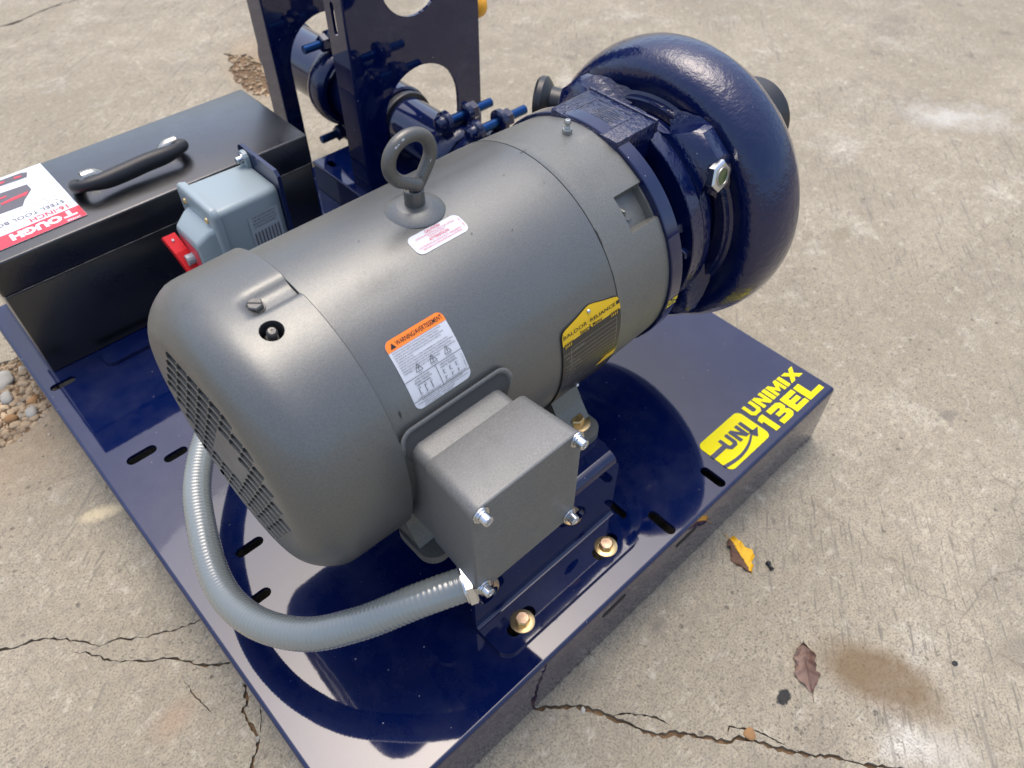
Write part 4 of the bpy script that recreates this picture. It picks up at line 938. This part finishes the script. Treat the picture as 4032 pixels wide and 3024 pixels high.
# raised gasket plate on the band
bm = NB(); gp = rrect(.2270+.005, .378, .238, .4075, .016)
def gpm(u, v, h):
    s = .0; rr_ = hypot(0, 0); dz = v-AZ
    yy_ = AY-sqrt(max(0, (R+.004)**2-dz*dz)); return (u, max(yy_, .370)-.0+(-h*1.0), v)
sheet(bm, gp, [], gpm, None, [(.235+.02*i, .245+.01*j) for i in range(1, 7) for j in range(16)]); gk = obj('box_gasket', bm, M['gasket'], motor, 50)
bm = NB(); ri_ = []
for off, dr in ((.0, .0055), (.0012, .0065), (.004, .0060), (.006, .0045), (.006, -.002)):
    row = []
    for p in rrect(.2265+off+.002, .379-off, .236+off, .4110-off, .018-off*.8, 8):
        dz = p[1]-AZ; row.append(bm.verts.new((p[0], AY-sqrt((R+dr)**2-dz*dz), p[1])))
    ri_.append(row)
quadstrip(bm, ri_); obj('gasket_rim', bm, M['greybox'], motor, 50)

# ================================================================= CONDUIT
cd = thing('flexible_conduit', (.1, .55, 0), 'grey ribbed flexible conduit looping from the terminal box under the motor', 'conduit')
P = [(.2330, .3230, .2235), (.1850, .348, .2120), (.128, .386, .178), (.078, .434, .148), (.0450, .508, .118), (.0400, .590, .098), (.066, .688, .092), (.100, .765, .090), (.160, .842, .085), (.235, .905, .070), (.320, .955, .055)]
Q = resample(smooth_path(P, 24), .00145)
bm = NB(); tube(bm, Q, lambda s, i:   .0193+(.00028 if i % 4 in (1, 2) else (-.00024 if i % 4 == 0 else .0)), 30); obj('hose', bm, M['conduit'], cd, 80)
bm = NB(); d = (Q[0]-Q[12]).normalized(); c = Q[0]
lathe(bm, [(-.002, .0196), (-.002, .0212), (-.001, .0222), (.001, .0222), (.001, .015)], c, d, 36, cap=False); hexhead(bm, c+d*.0012, d, .0248, .010); lathe(bm, [(.009, .016), (.018, .016)], c, d, 24); obj('connector_nut', bm, M['zinc'], cd, 25)

# ================================================================= PUMP
pump = thing('centrifugal_pump', (.80, AY, 0), 'navy blue cast pump casing bolted to the end of the motor', 'pump')
bm = NB(); prof = [(.8000, .085), (.7990, .130), (.7968, .1340), (.7962, .1480), (.7975, .1505), (.8025, .1525), (.8050, .1565), (.8040, .1615), (.8010, .1680), (.7995, .1760), (.8005, .1850), (.8050, .1940), (.8130, .2020), (.8250, .2085), (.8400, .2125), (.8550, .2140), (.8690, .2130), (.8760, .2115), (.8775, .2100), (.8830, .2080), (.8980, .1990), (.9110, .1850), (.9200, .1650), (.9230, .1400), (.9230, .06), (.9230, .0001)]
cs = .5700; cz = .3370
lathe(bm, [(x, r) for x, r in prof], (0, cs, cz), (1, 0, 0), 128, cap=False); vol = obj('volute', bm, M['cast'], pump, 28)
bm = NB(); lathe(bm, [(.6550, .06), (.6550, .1690), (.6562, .1702), (.6755, .1702), (.6770, .1690), (.6775, .09), (.70, .086), (.80, .086)], (0, AY, AZ), (1, 0, 0), 96, cap=False); obj('adapter_flange', bm, M['blue'], pump, 30)
# lobed bracket ring
bm = NB(); lathe(bm, [(.7225, .126), (.7225, .1500), (.7235, .1515), (.7435, .1518), (.7445, .1500), (.7455, .1518), (.7590, .1510), (.7620, .1480), (.7660, .1330), (.7720, .1280), (.7960, .1260)], (0, AY, AZ), (1, 0, 0), 128, cap=False); obj('bracket_ring', bm, M['cast'], pump, 32)
bm = NB(); lathe(bm, [(.7235, .13), (.7240, .086)], (0, AY, AZ), (1, 0, 0), 64, cap=False); obj('bracket_web', bm, M['blue'], pump, 30)
for a in (100, 20, -30, 160, 220):     # ribs between the two rings
    bm = NB(); u = on(a, 1, 0)-on(0, 0, 0); u.x = 0; w = Vector((0, u.z, -u.y))
    c0 = Vector((0, AY, AZ)); q = [(.676, .088), (.676, .150), (.700, .128), (.723, .135), (.723, .088)]
    A1 = [bm.verts.new(c0+u*r+Vector((x, 0, 0))+w*.006) for x, r in q]; A2 = [bm.verts.new(c0+u*r+Vector((x, 0, 0))-w*.006) for x, r in q]
    quadstrip(bm, [A1, A2]); bm.faces.new(A1); bm.faces.new(A2[::-1]); obj('rib', bm, M['cast'], pump)
# name pad on top
bm = NB(); vs = box(bm, .6535, .7280, .513, .626, .488, .5120, .003, 2)
for v in bm.verts:
    if v.co.z < .4895 and v.co.x < .69: v.co.z += 0
pad = obj('name_pad', bm, M['pad'], pump, 30)
bm = NB(); box(bm, .7255, .7300, .512, .627, .4960, .5140, .0012)
obj('pad_edge', bm, M['pad'], pad, 30)
bm = NB(); pm = lambda u, v, h: (u, v, .5122+h)
stroke(bm, rrect(.668, .715, .540, .602, .006), .0014, pm, .0006, closed=True)
rnd = random.Random(3)
for k in range(9):
    x = .672+.0042*k; stroke(bm, [(x, .548+rnd.uniform(0, .004)), (x+.001, .594-rnd.uniform(0, .014))], .0016, pm, .0008+rnd.uniform(0, .0003))
obj('cast_emblem', bm, M['pad'], pad)
bm = NB(); a_ = [(.655, .150), (.6765, .150), (.700, .118), (.723, .120), (.727, .141), (.70, .145)]     # web below the pad
for y_ in (.520, .616):
    bm = NB(); L1 = [bm.verts.new((x, y_-.004, AZ+r)) for x, r in a_]; L2 = [bm.verts.new((x, y_+.004, AZ+r)) for x, r in a_]
    quadstrip(bm, [L1, L2]); bm.faces.new(L1); bm.faces.new(L2[::-1]); obj('pad_web', bm, M['cast'], pump)
# corner lugs and sight plug
for a, L_ in ((51, 1), (133, 0), (-47, 0)):
    bm = NB(); u = on(a, 1, 0)-on(0, 0, 0); u.x = 0; w = Vector((0, u.z, -u.y)); c0 = Vector((0, AY, AZ))
    A1 = []; hw = .026
    for x, r0, r1, h_ in ((.7452, .12, .1540, .046), (.7500, .12, .1660, .036), (.7580, .12, .1800, .028), (.7640, .12, .1850, .026), (.7840, .12, .1850, .027), (.7930, .12, .1790, .032), (.8040, .12, .1640, .044)):
        A1.append([bm.verts.new(c0+Vector((x, 0, 0))+u*r+w*s) for r, s in ((r0, -h_*1.7), (r1-.006, -h_), (r1, -h_*.7), (r1, h_*.7), (r1-.006, h_), (r0, h_*1.7))])
    quadstrip(bm, A1); bm.faces.new(A1[0]); bm.faces.new(A1[-1][::-1]); obj('corner_lug', bm, M['cast'], pump, 35)
u = on(38, 1, 0)-on(0, 0, 0); u.x = 0; w = Vector((0, u.z, -u.y)); ax = Vector((.02, -.97, .22)).normalized(); c = on(40.5, .168, .7640)
bm = NB(); lathe(bm, [(-.004, .0125), (.006, .0125)], c, ax, 28); hexhead(bm, c+ax*.005, ax, .0205, .0105); plug = obj('sight_plug', bm, M['zinc'], pump, 25)
bm = NB(); lathe(bm, [(.0155, .0125), (.0165, .0120), (.0165, .0105), (.0150, .0100)], c, ax, 28, cap=False); obj('plug_ring', bm, M['steel'], plug, 40)
bm = NB(); lathe(bm, [(.0157, .0102), (.0159, .0001)], c, ax, 28, cap=False); obj('plug_glass', bm, M['glass'], plug)
for a in (10, 70, 130, 190, 250, 310):
    c = on(a, .148, .6775); bm = NB(); cyl(bm, c, c+Vector((.002, 0, 0)), .0110, 20); hexhead(bm, c+Vector((.002, 0, 0)), (1, 0, 0), .0086, .0075); obj('flange_bolt', bm, M['blued'], pump, 25)
for a in (5, -55, 85, 150): 
    c = on(a, .138, .7215); bm = NB(); hexhead(bm, c, (-1, 0, 0), .0085, .007); obj('bracket_bolt', bm, M['blue'], pump, 25)
# black couplings on the ports
bm = NB(); lathe(bm, [(.0, .056), (.004, .060), (.026, .060), (.032, .054), (.036, .055), (.055, .052), (.075, .056), (.080, .056)], (.921, .528, .413), (1, .0, .0), 48); obj('suction_coupling', bm, M['poly'], pump, 30)
bm = NB(); lathe(bm, [(.0, .026), (.002, .037), (.007, .040), (.016, .040), (.022, .034), (.028, .025), (.042, .023), (.058, .024), (.066, .030), (.085, .030), (.11, .027)], (.893, .890, .335), (.50, -.86, .02), 48); obj('discharge_coupling', bm, M['poly'], pump, 30)

# ================================================================= TOOL BOX
tb = thing('tool_box', (.32, 1.34, 0), 'black steel tool box with a red and white sticker on its lid', 'tool box')
bm = NB(); box(bm, .0325, .6095, 1.2215, 1.458, .0008, .176, .003); obj('box_body', bm, M['tb'], tb, 40)
bm = NB(); vs = box(bm, .030, .612, 1.2190, 1.461, .1785, .2385, .004, 3)
for v in bm.verts:
    if abs(v.co.z-.2385) < .005: v.co.z += .0008*sin(v.co.x*9)
obj('box_lid', bm, M['tb'], tb, 40)
bm = NB(); cyl(bm, (.034, 1.2200, .1772), (.608, 1.2200, .1772), .0016, 10)
for k in range(16): cyl(bm, (.06+.034*k, 1.2196, .1772), (.078+.034*k, 1.2196, .1772), .0021, 10)
obj('hinge', bm, M['tb'], tb, 40)
def hx(p): return Vector(p)
P = [(.226, 1.338, .2430), (.222, 1.330, .248), (.216, 1.310, .256), (.220, 1.296, .262), (.236, 1.288, .264), (.262, 1.2865, .262), (.300, 1.2880, .262), (.335, 1.2875, .264), (.370, 1.287, .264), (.395, 1.290, .264), (.409, 1.300, .261), (.412, 1.318, .255), (.405, 1.334, .247), (.402, 1.340, .243)]
bm = NB(); tube(bm, smooth_path(P, 8), lambda s, i: .0098+.0056*math.exp(-((s-.5)/.17)**4)+.001*math.exp(-((s-.12)/.05)**2), 20); obj('handle', bm, M['rubber'], tb, 60)
for x0, s in ((.252, 1), (.398, -1)):
    bm = NB(); rings = []
    for k in range(9):
        t = k/8; x = x0+s*(-.014+.040*t); z = .2500+.0100*cos(pi*.5*max(0, t-.35)/.65); w = .0120*(1-.25*t**3)
        rings.append([bm.verts.new((x, 1.3400+w*cos(q), z-.0105+.0120*max(0, sin(q))*(1-.6*t**4))) for q in [pi*j/10 for j in range(11)]])
    quadstrip(bm, rings, closed_u=False)
    for q in (rings[-1],):
        try: bm.faces.new(q)
        except ValueError: pass
    bmesh.ops.solidify(bm, geom=bm.faces[:], thickness=.001)
    obj('handle_clip', bm, M['nickel'], tb, 50)
# sticker (printed upside down to the viewer: reads from the far side)
TZ = .2400; tm = lambda u, v, h: (u, v, TZ+h)
bm = NB(); sheet(bm, [(-.0+.034, 1.2480), (.2045, 1.2480), (.2055, 1.4565), (.034, 1.4565)], [], lambda u, v, h: (u, v, TZ+h), .0004); st = obj('sticker', bm, M['tblwhite'], tb)
bm = NB(); sheet(bm, [(.0342, 1.2482), (.2043, 1.2482), (.2044, 1.2840), (.0342, 1.2840)], [], lambda u, v, h: (u, v, TZ+.0004)); obj('sticker_red_band', bm, M['tblred'], st)
rt = lambda u, v, h: (.2045-u, 1.2480+(.2085-v), TZ+h)     # label frame: reads towards -X, up towards -Y
bm = NB(); addtext(bm, "HYPER", .010, .2020, .0050, rt, .022, .02, lift=.0008); addtext(bm, "T", .010, .1780, .0170, rt, .022, .05, lift=.0008); addtext(bm, "OUGH", .034, .1800, .0175, rt, .082, .06, lift=.0008); obj('sticker_logo_print', bm, M['tblwhite'], st)
bm = NB(); addtext(bm, "16-INCH", .014, .1560, .0125, rt, .062, .02, lift=.0006); obj('sticker_size_print', bm, M['tblred'], st)
bm = NB(); addtext(bm, "STEEL TOOL BOX", .013, .1390, .0100, rt, .122, .01, lift=.0006)
for k, s in enumerate(("Boite a outils en acier", "Caja de herramientas de acero", "Durable steel construction")): addtext(bm, "• "+s, .013, .1300-.0075*k, .0042, rt, .085, 0, lift=.0006)
addtext(bm, "40.6 CM   16 IN", .05, .092, .004, rt, .03, 0, lift=.0006); stroke(bm, [(.016, .0300), (.160, .0300)], .0006, rt, .0006)
for k in range(3): stroke(bm, [(.012, .012+.006*k), (.16, .012+.006*k)], .0005, rt, .0006)
obj('sticker_text_print', bm, M['tblgrey'], st)
bm = NB()
sheet(bm, [(.0345, 1.4300), (.1280, 1.4300), (.1720, 1.4280), (.1780, 1.4420), (.1700, 1.4480), (.0345, 1.4500)], [], lambda u, v, h: (u, v, TZ+.0005))
sheet(bm, [(.0345, 1.3500), (.1350, 1.3450), (.1450, 1.3620), (.1640, 1.3840), (.1640, 1.4050), (.0345, 1.4150)], [], lambda u, v, h: (u, v, TZ+.0005)); obj('sticker_picture', bm, M['tblgrey'], st)
bm = NB()
for q in ([(.12, 1.436), (.135, 1.436), (.14, 1.441), (.12, 1.441)], [(.152, 1.436), (.165, 1.434), (.166, 1.439), (.156, 1.441)], [(.11, 1.371), (.152, 1.373), (.158, 1.382), (.13, 1.380), (.11, 1.376)], [(.05, 1.366), (.085, 1.364), (.09, 1.376), (.06, 1.384), (.045, 1.376)], [(.09, 1.388), (.125, 1.39), (.125, 1.394), (.09, 1.392)]): sheet(bm, q, [], lambda u, v, h: (u, v, TZ+.0008))
obj('sticker_picture_red', bm, M['tblred'], st)['kind'] = 'stuff'
bm = NB()
for q in ([(.075, 1.383), (.095, 1.382), (.102, 1.396), (.082, 1.402)], [(.034+.004, 1.421), (.12, 1.4225), (.12, 1.4245), (.038, 1.424)], [(.10, 1.370), (.107, 1.370), (.109, 1.386), (.104, 1.386)], [(.05, 1.352), (.055, 1.350), (.062, 1.366), (.056, 1.368)]): sheet(bm, q, [], lambda u, v, h: (u, v, TZ+.0009))
obj('sticker_picture_glint', bm, M['tblwhite'], st)['kind'] = 'stuff'

# ================================================================= SWITCH BOX and its bracket
sb = thing('switch_bracket', (.445, 1.08, 0), 'thin blue upright plate holding the grey switch box', 'bracket')
bm = NB(); sheet(bm, [(1.012, .007), (1.135, .007), (1.135, .318), (1.131, .324), (1.124, .327), (1.020, .327), (1.012, .319)], [], lambda u, v, h: (.4480+h, u, v), .0062); obj('upright_plate', bm, M['blue'], sb)
bm = NB(); sheet(bm, rrect(.110, .448, 1.165, 1.211, .014), [], lambda u, v, h: (u, v, .0075+h), .0065); obj('foot_strip', bm, M['blue'], sb)
bm = NB(); sheet(bm, rrect(.40, .448, 1.012, 1.165, .008), [], lambda u, v, h: (u, v, .0072+h), .0060); obj('foot_strip', bm, M['blue'], sb)
sw = thing('switch_box', (.38, 1.07, .14), 'light grey electrical switch box with a red lever', 'switch box')
def taper(bm, sec, yc=None):
    """stack of rounded rectangles in y-z along x: (x,y0,y1,z0,z1,r)"""
    rs = [[bm.verts.new((x, p[0], p[1])) for p in rrect(y0, y1, z0, z1, r, 5)] for x, y0, y1, z0, z1, r in sec]
    quadstrip(bm, rs); bm.faces.new(rs[0]); bm.faces.new(rs[-1][::-1])
bm = NB(); taper(bm, [(.3350, 1.0150, 1.1230, .150, .3010, .010), (.4380, 1.0200, 1.1210, .156, .2990, .010), (.4408, 1.0220, 1.119, .158, .297, .009)]); obj('housing', bm, M['swgrey'], sw, 40)
bm = NB(); taper(bm, [(.3352, 1.0100, 1.1270, .145, .3085, .014), (.3270, 1.0080, 1.1285, .143, .3105, .015), (.3235, 1.0095, 1.1270, .1445, .3090, .014), (.3215, 1.0130, 1.1235, .148, .3055, .012)]); lidb = obj('front_lid', bm, M['swgrey'], sw, 40)
bm = NB(); taper(bm, [(.3225, 1.0150, 1.1060, .165, .2760, .008), (.3120, 1.0180, 1.1030, .170, .2730, .008), (.2930, 1.0230, 1.0980, .176, .2600, .008), (.2905, 1.0260, 1.0950, .180, .2560, .006)]); obj('lid_hump', bm, M['swgrey'], lidb, 40)
bm = NB(); sheet(bm, [(1.030, .186), (1.090, .186), (1.090, .244), (1.030, .244)], [], lambda u, v, h: (.2898-h*0, u, v)); obj('indicator_label', bm, M['redink'], sw)
bm = NB(); cyl(bm, (.2905, 1.060, .214), (.2775, 1.060, .214), .009, 24); obj('lever_hub', bm, M['swgrey'], sw, 40)
bm = NB(); vs = box(bm, .2700, .2780, 1.046, 1.118, .196, .222, .002); bmesh.ops.rotate(bm, verts=bm.verts, cent=(.274, 1.06, .21), matrix=Matrix.Rotation(rad(0), 3, 'X'))
bm.free(); bm = NB()
for (xa, xb, dz0, dz1) in ((.2640, .2850, 0, .0030), (.2640, .2665, .0030, .0140), (.2825, .2850, .0030, .0140)):     # folded red strap: web and two lips
    A1 = []
    for y, z, dx in ((1.094, .248, 0), (1.072, .226, .004), (1.050, .190, .009), (1.040, .160, .011)):
        n = Vector((0, .75, -.66)); c = Vector((0, y, z))
        A1.append([bm.verts.new(Vector((x+dx, 0, 0))+c+n*d) for x, d in ((xa, dz0), (xb, dz0), (xb, dz1), (xa, dz1))])
    quadstrip(bm, A1); bm.faces.new(A1[0]); bm.faces.new(A1[-1][::-1])
lev = obj('lever', bm, M['swred'], sw)
bm = NB(); cyl(bm, (.276, 1.0870, .2405), (.276, 1.0855, .2420), .0020, 12); obj('lever_rivet', bm, M['white'], lev)
for y_ in (1.033, 1.104):
    bm = NB(); lathe(bm, [(0, .0052), (.0012, .0050), (.0030, .0032), (.0034, .0001)], (.3214, y_, .2850), (-1, 0, 0), 18, cap=False); obj('lid_screw', bm, M['gold'], lidb, 50)
bm = NB(); tabp = [(.4400+0*p[0], p[0], p[1]) for p in slot(1.1085, .304, .036, .024, pi/2)]
sheet(bm, slot(1.1085, .305, .040, .024, pi/2), [], lambda u, v, h: (.4345+h, u, v), .0075 if False else None); bm.free()
bm = NB(); sheet(bm, slot(1.1085, .303, .044, .025, pi/2), [], lambda u, v, h: (.4335-h, u, v), .0075); obj('mounting_tab', bm, M['swgrey'], sw)
bm = NB(); lathe(bm, [(0, .0088), (.0014, .0086), (.0014, .004)], (.4333, 1.1085, .312), (-1, 0, 0), 24, cap=False); cyl(bm, (.4320, 1.1085, .312), (.4225, 1.1085, .312), .0056, 20, ch=.0008); obj('tab_screw', bm, M['zinc'], sw, 30)
fm = lambda u, v, h: (u, 1.0183-h-(.0), v)
bm = NB(); sheet(bm, rrect(.378, .4330, .192, .2700, .003), [], lambda u, v, h: (u, 1.0150+(u-.335)*.0485-.0008, v)); rl = obj('rating_label', bm, M['swlabel'], sw)
rm = lambda u, v, h: (u, 1.0150+(u-.335)*.0485-.0008-h, v)
bm = NB(); rnd = random.Random(9)
for k, s in enumerate(("TYPE 3R SNAP SWITCH", "30A 600V AC ENCLOSED", "MANUAL MOTOR CONTROLLER", "SUITABLE AS DISCONNECT")): addtext(bm, s, .4055, .2640-.0058*k, .0034, rm, .044-.003*(k % 2), 0, 'CENTER', .0008)
for k in range(8): stroke(bm, [(.3835+.0062*k, .2380), (.3835+.0062*k, .1960)], .0024, rm, .0008)
obj('label_print', bm, M['tblgrey'], rl)

# ================================================================= BACK FRAME: channel, uprights, pipe
chn = thing('steel_channel', (.86, 1.2, 0), 'raised blue steel channel across the back of the skid', 'channel')
bm = NB(); sheet(bm, [(.697, .98), (1.015, .98), (1.015, 1.388), (.697, 1.388)], [slot(.722, 1.352, .028, .016, pi/2)], lambda u, v, h: (u, v, .0668+h), .0055); obj('channel_top', bm, M['blue'], chn)
bm = NB(); box(bm, .6955, .7005, .98, 1.388, .0006, .0640, .0012); obj('channel_web', bm, M['blue'], chn)
bm = NB(); box(bm, .701, 1.014, 1.3825, 1.388, .0006, .0608, .0012); obj('channel_end', bm, M['blue'], chn)
bm = NB(); cyl(bm, (.6975, .985, .0655), (.6975, 1.386, .0655), .0028, 10); obj('channel_lip', bm, M['blue'], chn, 60)
def arch(cx, cz, r, z0, n=20):
    return [(cx-r, z0), (cx+r, z0)]+[(cx+r*cos(pi*k/n), cz+r*sin(pi*k/n)) for k in range(0, n+1)][0:]
def upright(y, x0, x1, z0, label, loc, cx, ar, zb):
    o = thing('support_upright', loc, label, 'upright', 'folded uprights standing across the skid')
    bm = NB(); hs_ = [circ(cx, .463, .071, 40), [(cx+ar*cos(t), .202+ar*sin(t)) for t in [pi*k/24 for k in range(25)]]+[(cx-ar, zb), (cx+ar, zb)], circ(cx, .76, .07, 32)]
    sheet(bm, [(x0+.004, z0), (x1, z0), (x1, .95), (x0+.004, .95)], hs_, lambda u, v, h: (u, y-h, v), .0062); obj('face_plate', bm, M['blue'], o)
    bm = NB(); rr = []
    for z in (z0, .95): rr.append([bm.verts.new((x0+.004-.004*sin(t), y+.004-.004*cos(t), z)) for t in [pi/2*k/5 for k in range(6)]])
    quadstrip(bm, rr, closed_u=False); obj('bend', bm, M['blue'], o, 60)
    bm = NB(); sheet(bm, [(y+.004, z0), (y+.060, z0), (y+.060, .95), (y+.004, .95)], [slot(y+.034, .418, .060, .012, pi/2)], lambda u, v, h: (x0-h, u, v), .0060); obj('side_flange', bm, M['blue'], o)
    return o
upright(1.195, .7165, 1.0265, .0675, 'nearer tall blue upright with a round and an arched cut-out, behind the lifting eye', (.87, 1.2, .067), .870, .0935, .078)
upright(1.525, .7260, 1.0265, -.1395, 'farther tall blue upright behind the right end of the tool box', (.87, 1.54, -.14), .862, .0985, -.128)
# pipe run
pp = thing('discharge_pipe', (.87, 1.2, .1), 'blue painted steel pipe running through the uprights', 'pipe')
bm = NB(); cyl(bm, (.868, .90, .150), (.868, 1.25, .150), .0560, 48); cyl(bm, (.868, 1.27, .150), (.868, 1.72, .147), .0700, 48, ch=.004); cyl(bm, (.868, 1.705, .147), (.868, 1.75, .147), .0740, 48, ch=.006); obj('tube', bm, M['blue'], pp, 40)
bm = NB(); lathe(bm, [(0, .058), (.002, .064), (.008, .066), (.016, .064), (.018, .058)], (.868, 1.250, .150), (0, 1, 0), 48); obj('dark_ring', bm, M['poly'], pp, 40)
def coupling(y, r, zc, tall, boltdir, label, X=.868, lw=.026):
    o = thing('pipe_coupling', (X, y, zc), label, 'coupling')
    bm = NB(); lathe(bm, [(-.028, r-.016), (-.028, r-.006), (-.022, r), (-.010, r+.004), (.010, r+.004), (.022, r), (.028, r-.006), (.028, r-.016)], (X, y, zc), (0, 1, 0), 64, cap=False); obj('clamp_ring', bm, M['cast'], o, 30)
    for s in (1, -1):
        zl = zc+s*(r+.020)
        for dx in (-lw, lw):
            bm = NB(); cc = Vector((X+dx, y, zl)); lathe(bm, [(-.009, .012), (-.008, .018), (-.005, .0225), (.005, .0225), (.008, .018), (.009, .012)], cc, (1, 0, 0), 20)
            box(bm, X+dx-.007, X+dx+.007, y-.016, y+.016, min(zl, zl-s*.022), max(zl, zl-s*.022), .002); obj('lug', bm, M['cast'], o, 35)
        d = Vector((boltdir, 0, 0)); c = Vector((X, y, zl))
        bm = NB(); cyl(bm, c-d*(lw+.016), c+d*(lw+.066), .0090, 18, ch=.001); bo = obj('bolt', bm, M['blued'], o, 40)
        bm = NB(); hexhead(bm, c+d*(lw+.009), d, .0180, .016); obj('nut', bm, M['blue'], bo, 25)
        bm = NB(); lathe(bm, [(-.013, .003), (-.012, .010), (-.008, .0155), (0, .0175), (.003, .0175)], c-d*(lw+.010), d*1, 20); obj('bolt_head', bm, M['blue'], bo, 40)
    return o
coupling(1.455, .084, .167, 1, -1, 'large clamp coupling with blue bolts left of the nearer upright', .850, .020)
coupling(1.080, .068, .146, 1, 1, 'pipe clamp with a blue bolt between the lifting eye and the nearer upright', .862, .026)
coupling(1.000, .072, .152, 1, 1, 'pipe clamp with a blue bolt nearest the motor end bell', .876, .030)
bm = NB(); lathe(bm, [(0, .016), (.004, .022), (.02, .026), (.036, .023), (.044, .012), (.046, .0001)], (1.030, 1.235, .352), (.98, 0, -.15), 28); vl = thing('valve_handle', (1.03, 1.235, .36), 'orange yellow plastic handle showing past the upright at the top', 'handle'); obj('grip', bm, M['valve'], vl, 50)
bm = NB(); cyl(bm, (.960, 1.235, .362), (1.04, 1.235, .350), .008, 12); obj('stem', bm, M['valve'], vl, 50)
